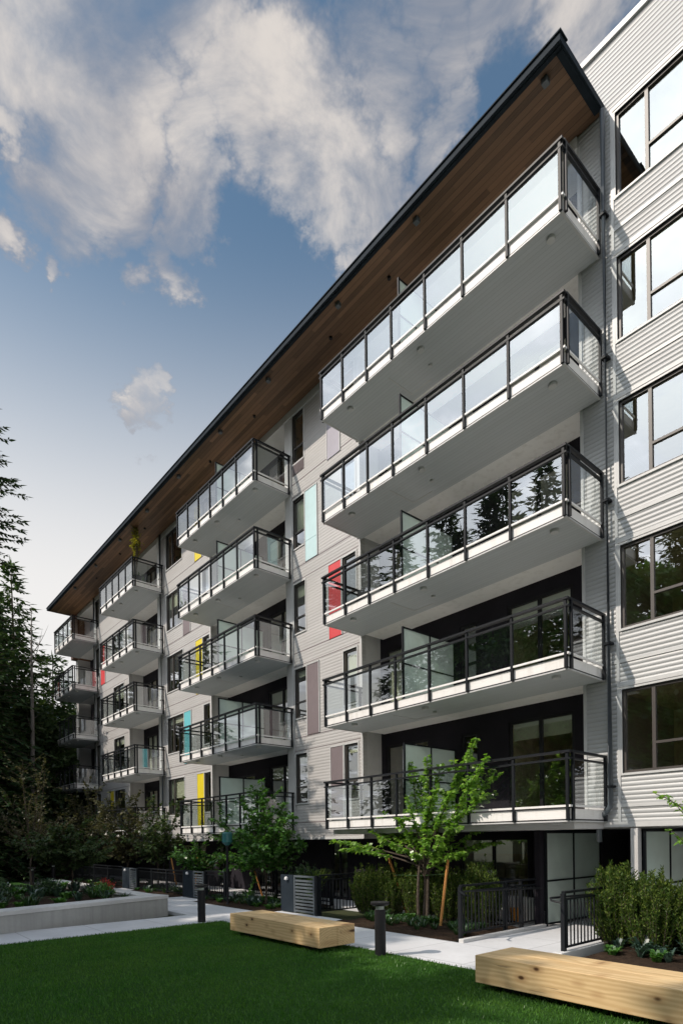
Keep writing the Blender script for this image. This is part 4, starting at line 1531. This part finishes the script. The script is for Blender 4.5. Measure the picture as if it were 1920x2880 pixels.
def scatter(n_, x0, x1, y0, y1, z, kinds, grp, lab, s0=0.8, s1=1.3):
    for i in range(n_):
        kd = rg.choice(kinds)
        x, y = rg.uniform(x0, x1), rg.uniform(y0, y1)
        if kd not in protoT:
            nm, mat_, rad_, h_, nb_, w_ = kd
            protoT[kd] = tuft(nm, lab, (x, y, z), hash(nm + mat_) % 97, rad_, h_, nb_, mat_, w_, group=grp)
        else:
            o = protoT[kd].copy()
            col.objects.link(o)
            o.location = (x, y, z)
            s = rg.uniform(s0, s1)
            o.scale = (s, s, s * rg.uniform(0.85, 1.15))
            o.rotation_euler = (0, 0, rg.uniform(0, 6.28))
            o['label'] = lab
            o['group'] = grp
            o['category'] = 'plant'


K1 = ('grass_tuft', 'fern', 0.22, 0.20, 34, 0.012)
K2 = ('fern_tuft', 'hosta', 0.20, 0.24, 22, 0.030)
K3 = ('broadleaf_tuft', 'leaf_mid', 0.16, 0.15, 20, 0.040)
scatter(46, -11.2, -7.6, -2.5, -1.4, 0.03, (K1, K3, K1), 'tufts under the bright young tree', 'low green tuft in the mulch under the bright young tree')
scatter(40, -4.9, -2.4, -2.35, -0.6, 0.03, (K2, K1, K2, K3), 'tufts under the right yews', 'blue green tuft in the mulch under the right yews')
scatter(60, -18.4, -14.3, -2.7, -0.7, 0.03, (K1, K3, K2), 'tufts under the mid green tree', 'low tuft in the bed under the mid green young tree')
scatter(40, -24.4, -20.7, -2.8, -0.7, 0.03, (K1, K3, K2), 'tufts in the middle bed', 'low tuft in the bed between the two gate lights')
scatter(40, -34, -26.8, -2.8, -0.7, 0.03, (K1, K3), 'tufts in the far bed', 'low tuft in the far bed along the building')
scatter(90, -24.0, -16.9, -11.5, -5.3, 0.34, (K2, K3, K1, K3), 'tufts in the concrete planter', 'low green tuft growing in the concrete planter', 1.2, 1.9)

# ------------------------------------------------------------------ planter
pl = thing('concrete_planter', 'long low cast concrete planter wall beside the left path', 'planter', (-16, -9, 0))


def prism(b_, pts, z0, z1):
    n_ = len(pts)
    b_.add([(x, y, z0) for x, y in pts] + [(x, y, z1) for x, y in pts],
           [tuple(range(n_ - 1, -1, -1)), tuple(range(n_, 2 * n_))] + [(i, (i + 1) % n_, n_ + (i + 1) % n_, n_ + i) for i in range(n_)])


PWd = 0.62
A0, A1 = (-13.55, -15.0), (-16.18, -4.86)
ux, uy = A1[0] - A0[0], A1[1] - A0[1]
ul = math.hypot(ux, uy)
ux, uy = ux / ul, uy / ul
nx_, ny_ = -uy, ux       # to the left (away from the lawn)
b = MB()
prism(b, [A0, A1, (A1[0] + nx_ * PWd, A1[1] + ny_ * PWd), (A0[0] + nx_ * PWd, A0[1] + ny_ * PWd)], -0.1, 0.40)
prism(b, [(A1[0] + nx_ * PWd, A1[1] + ny_ * PWd), (A1[0] + nx_ * PWd - 0.002, A1[1] + ny_ * PWd + 0.02), (-26.5, -4.9), (-26.5, -5.45), (A1[0] + nx_ * PWd - 0.15, A1[1] - 0.58)][::-1], -0.1, 0.398)
b.build('planter_wall', MS['planter'], pl)
b = MB()
e = 0.02
prism(b, [(A0[0] + e, A0[1]), (A1[0] + e, A1[1] + e), (A1[0] + nx_ * (PWd + e), A1[1] + ny_ * (PWd + e) + e), (A0[0] + nx_ * (PWd + e), A0[1] + ny_ * (PWd + e))], 0.40, 0.50)
prism(b, [(A1[0] + nx_ * (PWd + e) - 0.001, A1[1] + ny_ * (PWd + e) + e), (-26.5, -4.86), (-26.5, -5.5), (A1[0] + nx_ * (PWd + e) - 0.16, A1[1] - 0.62)][::-1], 0.40, 0.497)
b.build('planter_cap', MS['kerb'], pl, bevel=0.01)
b = MB()
soil_patch(b, -26.4, -16.95, -14.8, -5.45, 0.33, 0.05)
b.build('planter_soil', MS['soil'], pl)
shrub('leafy_shrub', 'low rounded green shrub at the planter corner', (-18.6, -5.9, 0.34), 90, 0.45, 0.4, 0.42, 40, mat='leaf_mid', leaf=0.09, dens=90)
shrub('flowering_shrub', 'small red flowering shrub near the planter corner', (-19.4, -5.55, 0.34), 91, 0.35, 0.3, 0.5, 34, mat='flower', leaf=0.08, dens=55)
shrub('leafy_shrub', 'spreading green shrub in the middle of the planter', (-20.4, -6.9, 0.34), 92, 0.6, 0.45, 0.45, 46, mat='fern', leaf=0.09, dens=90)
shrub('leafy_shrub', 'dark green shrub in the planter near the left edge', (-19.8, -8.6, 0.34), 93, 0.7, 0.6, 0.48, 60, mat='fern', leaf=0.09, dens=90)

# ------------------------------------------------------------------ benches
def bench(label, x0, x1, y0, y1):
    root = thing('timber_bench', label, 'bench', ((x0 + x1) / 2, (y0 + y1) / 2, 0), 'square timber benches on the lawn edge')
    ym = (y0 + y1) / 2
    for (ya, yb) in ((y0, ym - 0.003), (ym + 0.003, y1)):
        b_ = MB()
        b_.box(x0, x1, ya, yb, 0.10, 0.46)
        b_.build('timber_beam', MS['timber'], root, bevel=0.008)
    for xx in (x0 + 0.35, x1 - 0.65):
        b_ = MB()
        b_.box(xx, xx + 0.3, y0 + 0.14, y1 - 0.10, 0.0, 0.098)
        b_.build('foot', MS['darkmetal'], root)
    return root


bench('square timber bench with many dark knots left of the bollard', -11.32, -8.22, -5.63, -4.80)
bench('square timber bench cut off by the right edge of the frame', -4.87, -1.75, -5.65, -4.80)

# ------------------------------------------------------------------ bollards and lamp
def bollard(label, x, y, z=0.0):
    root = thing('bollard_light', label, 'bollard', (x, y, z), 'bollard lights along the path')
    b_ = MB()
    b_.lathe(x, y, [(0.096, z), (0.096, z + 0.80)], 28)
    b_.build('post', MS['darkmetal'], root, smooth=False)
    b_ = MB()
    b_.lathe(x, y, [(0.07, z + 0.80), (0.07, z + 0.862)], 20)
    b_.build('light_ring', MS['frost'], root)
    b_ = MB()
    b_.lathe(x, y, [(0.10, z + 0.862), (0.158, z + 0.885), (0.165, z + 0.90), (0.165, z + 0.925), (0.155, z + 0.93)], 32)
    b_.build('cap', MS['darkmetal'], root)
    return root


bollard('dark bollard light between the two benches', -7.40, -4.94)
bollard('dark bollard light at the back corner of the lawn', -13.60, -5.13)
bollard('small far bollard light on the raised lawn edge', -29.9, -5.25)
bollard('farthest bollard light beside the far path', -33.5, -3.4)

lp = thing('lamp_post', 'slim dark lamp post with teal lantern left of the mid green tree', 'lamp post', (-16.58, -2.7, 0))
b = MB()
b.lathe(-16.58, -2.7, [(0.055, 0.0), (0.055, 0.06), (0.04, 0.08), (0.04, 1.95)], 14)
b.build('post', MS['darkmetal'], lp)
b = MB()
b.lathe(-16.58, -2.7, [(0.06, 1.88), (0.16, 1.98), (0.16, 2.26), (0.12, 2.30)], 20)
b.build('lantern', MS['teallamp'], lp)

# ------------------------------------------------------------------ fences, gates, railings
def picket_run(b_, p0, p1, z0, z1, sp=0.115, r=0.010):
    p0, p1 = Vector(p0), Vector(p1)
    L = (p1 - p0).length
    n_ = max(1, int(L / sp))
    for i in range(1, n_):
        p = p0.lerp(p1, i / n_)
        b_.box(p.x - r, p.x + r, p.y - r, p.y + r, z0, z1)


def rail_bar(b_, p0, p1, z, hw=0.02, hh_=0.02):
    x0, x1 = sorted((p0[0], p1[0]))
    y0, y1 = sorted((p0[1], p1[1]))
    if x1 - x0 > y1 - y0:
        b_.box(x0, x1, y0 - hw, y1 + hw, z - hh_, z + hh_)
    else:
        b_.box(x0 - hw, x1 + hw, y0, y1, z - hh_, z + hh_)


def fence(name, label, p0, p1, posts, z0=0.0, top=1.05, cat='fence', group=None, sp=0.115):
    root = thing(name, label, cat, (p0[0], p0[1], z0), group)
    for t in posts:
        b_ = MB()
        b_.box(p0[0] + (p1[0] - p0[0]) * t - 0.035, p0[0] + (p1[0] - p0[0]) * t + 0.035, p0[1] + (p1[1] - p0[1]) * t - 0.035, p0[1] + (p1[1] - p0[1]) * t + 0.035, z0, z0 + top)
        b_.build('post', MS['rail'], root)
    b_ = MB()
    rail_bar(b_, p0, p1, z0 + top + 0.021, 0.035, 0.02)
    b_.build('top_rail', MS['rail'], root)
    for zz in (z0 + top - 0.10, z0 + 0.12):
        b_ = MB()
        rail_bar(b_, p0, p1, zz, 0.015, 0.018)
        b_.build('rail', MS['rail'], root)
    b_ = MB()
    picket_run(b_, (p0[0], p0[1], 0), (p1[0], p1[1], 0), z0 + 0.138, z0 + top - 0.118, sp)
    b_.build('pickets', MS['rail'], root)
    return root


ra = fence('railing', 'dark picket railing left of the walk to the ground floor', (-7.42, -2.73), (-7.42, 0.0), (0.0, 0.55, 1.0), 0.02, 1.03, cat='railing')
b = MB()
b.tube([(-7.05, -3.05, 0.94), (-7.22, -2.98, 0.98), (-7.30, -2.7, 0.97), (-7.30, -1.2, 0.92), (-7.30, 0.0, 0.87)], 0.02, 8)
for y in (-2.6, -1.2, -0.1):
    b.box(-7.42, -7.30, y - 0.012, y + 0.012, 0.865, 0.885)
b.build('grab_rail', MS['rail'], ra)
rb_ = fence('railing', 'dark picket railing right of the walk beside the tall yew', (-5.25, -2.72), (-5.25, 0.0), (0.0, 0.55, 1.0), 0.02, 1.03, cat='railing')
b = MB()
b.tube([(-5.12, -3.02, 0.93), (-5.28, -3.05, 0.96), (-5.38, -2.9, 0.98), (-5.40, -1.2, 0.94), (-5.40, 0.0, 0.90)], 0.02, 8)
for y in (-2.6, -1.2, -0.1):
    b.box(-5.40, -5.25, y - 0.012, y + 0.012, 0.885, 0.905)
b.build('grab_rail', MS['rail'], rb_)

FG = 'picket fences of the patios'
fence('picket_fence', 'dark picket fence behind the yew hedge and young tree', (-12.4, -0.5), (-7.5, -0.5), (0, 0.33, 0.66, 1.0), 0.0, 1.05, group=FG)
fence('picket_fence', 'short dark picket fence running back from the louvre gate', (-12.4, -2.32), (-12.4, -0.56), (0.0, 1.0), 0.0, 1.05, group=FG)
fence('picket_fence', 'dark picket fence behind the mid green young tree', (-18.62, -0.5), (-14.1, -0.5), (0, 0.33, 0.66, 1.0), 0.0, 1.05, group=FG)
fence('picket_fence', 'short dark picket fence right of the middle gate', (-18.62, -2.38), (-17.3, -2.38), (0.0, 1.0), 0.0, 0.98, group=FG)
fence('picket_fence', 'dark picket fence behind the dark leaved tree', (-24.66, -2.36), (-20.38, -2.36), (0, 0.33, 0.66, 1.0), 0.0, 0.92, group=FG)
fence('picket_fence', 'dark picket fence farthest along the beds', (-34.0, -2.36), (-26.4, -2.36), (0, 0.25, 0.5, 0.75, 1.0), 0.0, 0.92, group=FG)


def gate(label, x0, xm, x1, y, top):
    root = thing('patio_gate', label, 'gate', (x0, y, 0), 'patio gates with a light')
    b_ = MB()
    b_.box(x0, xm - 0.02, y - 0.03, y + 0.03, 0.02, top)
    b_.build('solid_panel', MS['fascia'], root)
    b_ = MB()
    w_ = 0.05
    b_.box(xm, xm + w_, y - 0.03, y + 0.03, 0.02, top)
    b_.box(x1 - w_, x1, y - 0.03, y + 0.03, 0.02, top)
    b_.box(xm + w_, x1 - w_, y - 0.028, y + 0.028, top - w_, top - 0.002)
    b_.box(xm + w_, x1 - w_, y - 0.028, y + 0.028, 0.05, 0.05 + w_)
    b_.build('gate_frame', MS['pipe'], root)
    b_ = MB()
    nsl = 9
    for j in range(nsl):
        z = 0.12 + (top - 0.22) * (j + 0.5) / nsl
        b_.box(xm + w_, x1 - w_, y - 0.018, y + 0.018, z - 0.026, z + 0.026)
    b_.build('slats', MS['pipe'], root)
    b_ = MB()
    b_.lathe((x0 + xm) / 2 + 0.02, y - 0.075, [(0.0, top - 0.15), (0.055, top - 0.13), (0.05, top - 0.08), (0.02, top - 0.045)], 12)
    b_.build('light', MS['whitepart'], root)
    b_ = MB()
    b_.box(x1 + 0.03, x1 + 0.10, y - 0.035, y + 0.035, 0.0, top + 0.02)
    b_.build('post', MS['rail'], root)
    return root


gate('dark gate with solid panel and grey louvres behind the near bench', -14.04, -13.42, -12.50, -2.4, 1.05)
gate('dark louvred gate behind the back bollard', -20.30, -19.50, -18.72, -2.4, 0.98)
gate('dark louvred gate left of the dark leaved tree', -26.30, -25.50, -24.74, -2.4, 0.92)

# ------------------------------------------------------------------ things on patios and balconies
# red chair half hidden behind the young tree
ch = thing('patio_chair', 'red brown patio chair behind the fence and young tree', 'chair', (-9.9, 0.35, 0))
b = MB()
b.box(-10.15, -9.68, 0.12, 0.60, 0.40, 0.45)
b.build('seat', MS['redpart'], ch)
b = MB()
b.box(-10.15, -9.68, 0.56, 0.61, 0.47, 0.92)
b.build('backrest', MS['redpart'], ch)
for (x, y) in ((-10.13, 0.14), (-9.74, 0.14), (-10.13, 0.55), (-9.74, 0.55)):
    b = MB()
    b.box(x, x + 0.045, y, y + 0.045, 0, 0.40)
    b.build('leg', MS['whitepart'], ch)
bx_ = thing('patio_planter', 'white slatted patio planter behind the left railing', 'planter', (-8.3, 0.4, 0))
b = MB()
for j in range(8):
    b.box(-8.85 + j * 0.135, -8.85 + j * 0.135 + 0.11, 0.20, 0.23, 0.04, 0.62)
b.box(-8.85, -7.78, 0.235, 0.60, 0.02, 0.58)
b.build('box', MS['whitepart'], bx_)
b = MB()
b.lathe(-8.0, 0.05, [(0.10, 0.0), (0.14, 0.34), (0.15, 0.36)], 16)
tag(b.build('plant_pot', MS['orangepart']), 'orange plant pot in front of the white patio planter', 'plant pot')

# golden potted tree on the top balcony of the third bay
gz = ZB[6] + 0.26
gp = (-27.55, -1.1, gz + 0.36)
pot = thing('planter_pot', 'round dark pot holding the golden tree on the top balcony', 'plant pot', (-27.55, -1.1, gz))
b = MB()
b.lathe(-27.55, -1.1, [(0.15, gz), (0.21, gz + 0.38), (0.23, gz + 0.40)], 18)
b.build('pot', MS['darkmetal'], pot)
b = MB()
b.lathe(-27.55, -1.1, [(0.20, gz + 0.37), (0.19, gz + 0.385)], 18)
b.build('pot_soil', MS['soil'], pot)
leafy_tree('potted_tree', 'golden leaved slim tree rising above the third bay top balcony', gp, 33, (0, 0, 0.7), rand_ends(61, 12, 2.0, 0.20, 0.95, 1.0), 'goldleaf', 0.10, per_m=26, twig=0.18, trunk_r=0.02, ntw=4, start=0.35)
shrub('balcony_shrub', 'dark bushy plant behind the third bay top balcony glass', (-28.3, -0.9, gz), 94, 0.45, 0.4, 0.95, 40, mat='fern', leaf=0.1, dens=60)

# far neighbouring house glimpsed between trees and end balconies
nb = thing('far_house', 'blue grey house glimpsed past the end balconies', 'house', (-85, 4, -0.1))
b = MB()
b.box(-90, -80, 2, 12, -0.1, 19.0)
b.build('wall', MS['fardark'], nb)
b = MB()
for j in range(6):
    for q in range(6):
        b.box(-79.99, -79.9, 2.6 + q * 1.55, 3.5 + q * 1.55, 1.2 + j * 3.0, 2.8 + j * 3.0)
b.build('window', MS['whitepart'], nb)
# concrete wall at the far left end of the path
b = MB()
b.box(-45.0, -44.6, -14.0, -3.4, -0.1, 2.2)
tag(b.build('retaining_wall', MS['planter']), 'plain concrete retaining wall at the far end of the path', 'wall')

cz_ = ZB[4] + 0.256
bc = thing('balcony_chair', 'black chair standing at the left end of the balcony beside the red panel', 'chair', (-12.6, -0.6, cz_))
b = MB()
b.box(-12.85, -12.38, -0.85, -0.38, cz_ + 0.42, cz_ + 0.46)
b.build('seat', MS['darkmetal'], bc)
b = MB()
b.box(-12.85, -12.38, -0.42, -0.385, cz_ + 0.48, cz_ + 0.90)
b.build('backrest', MS['darkmetal'], bc)
for (x, y) in ((-12.84, -0.84), (-12.43, -0.84), (-12.84, -0.43), (-12.43, -0.43)):
    b = MB()
    b.box(x, x + 0.035, y, y + 0.035, cz_, cz_ + 0.42)
    b.build('leg', MS['darkmetal'], bc)
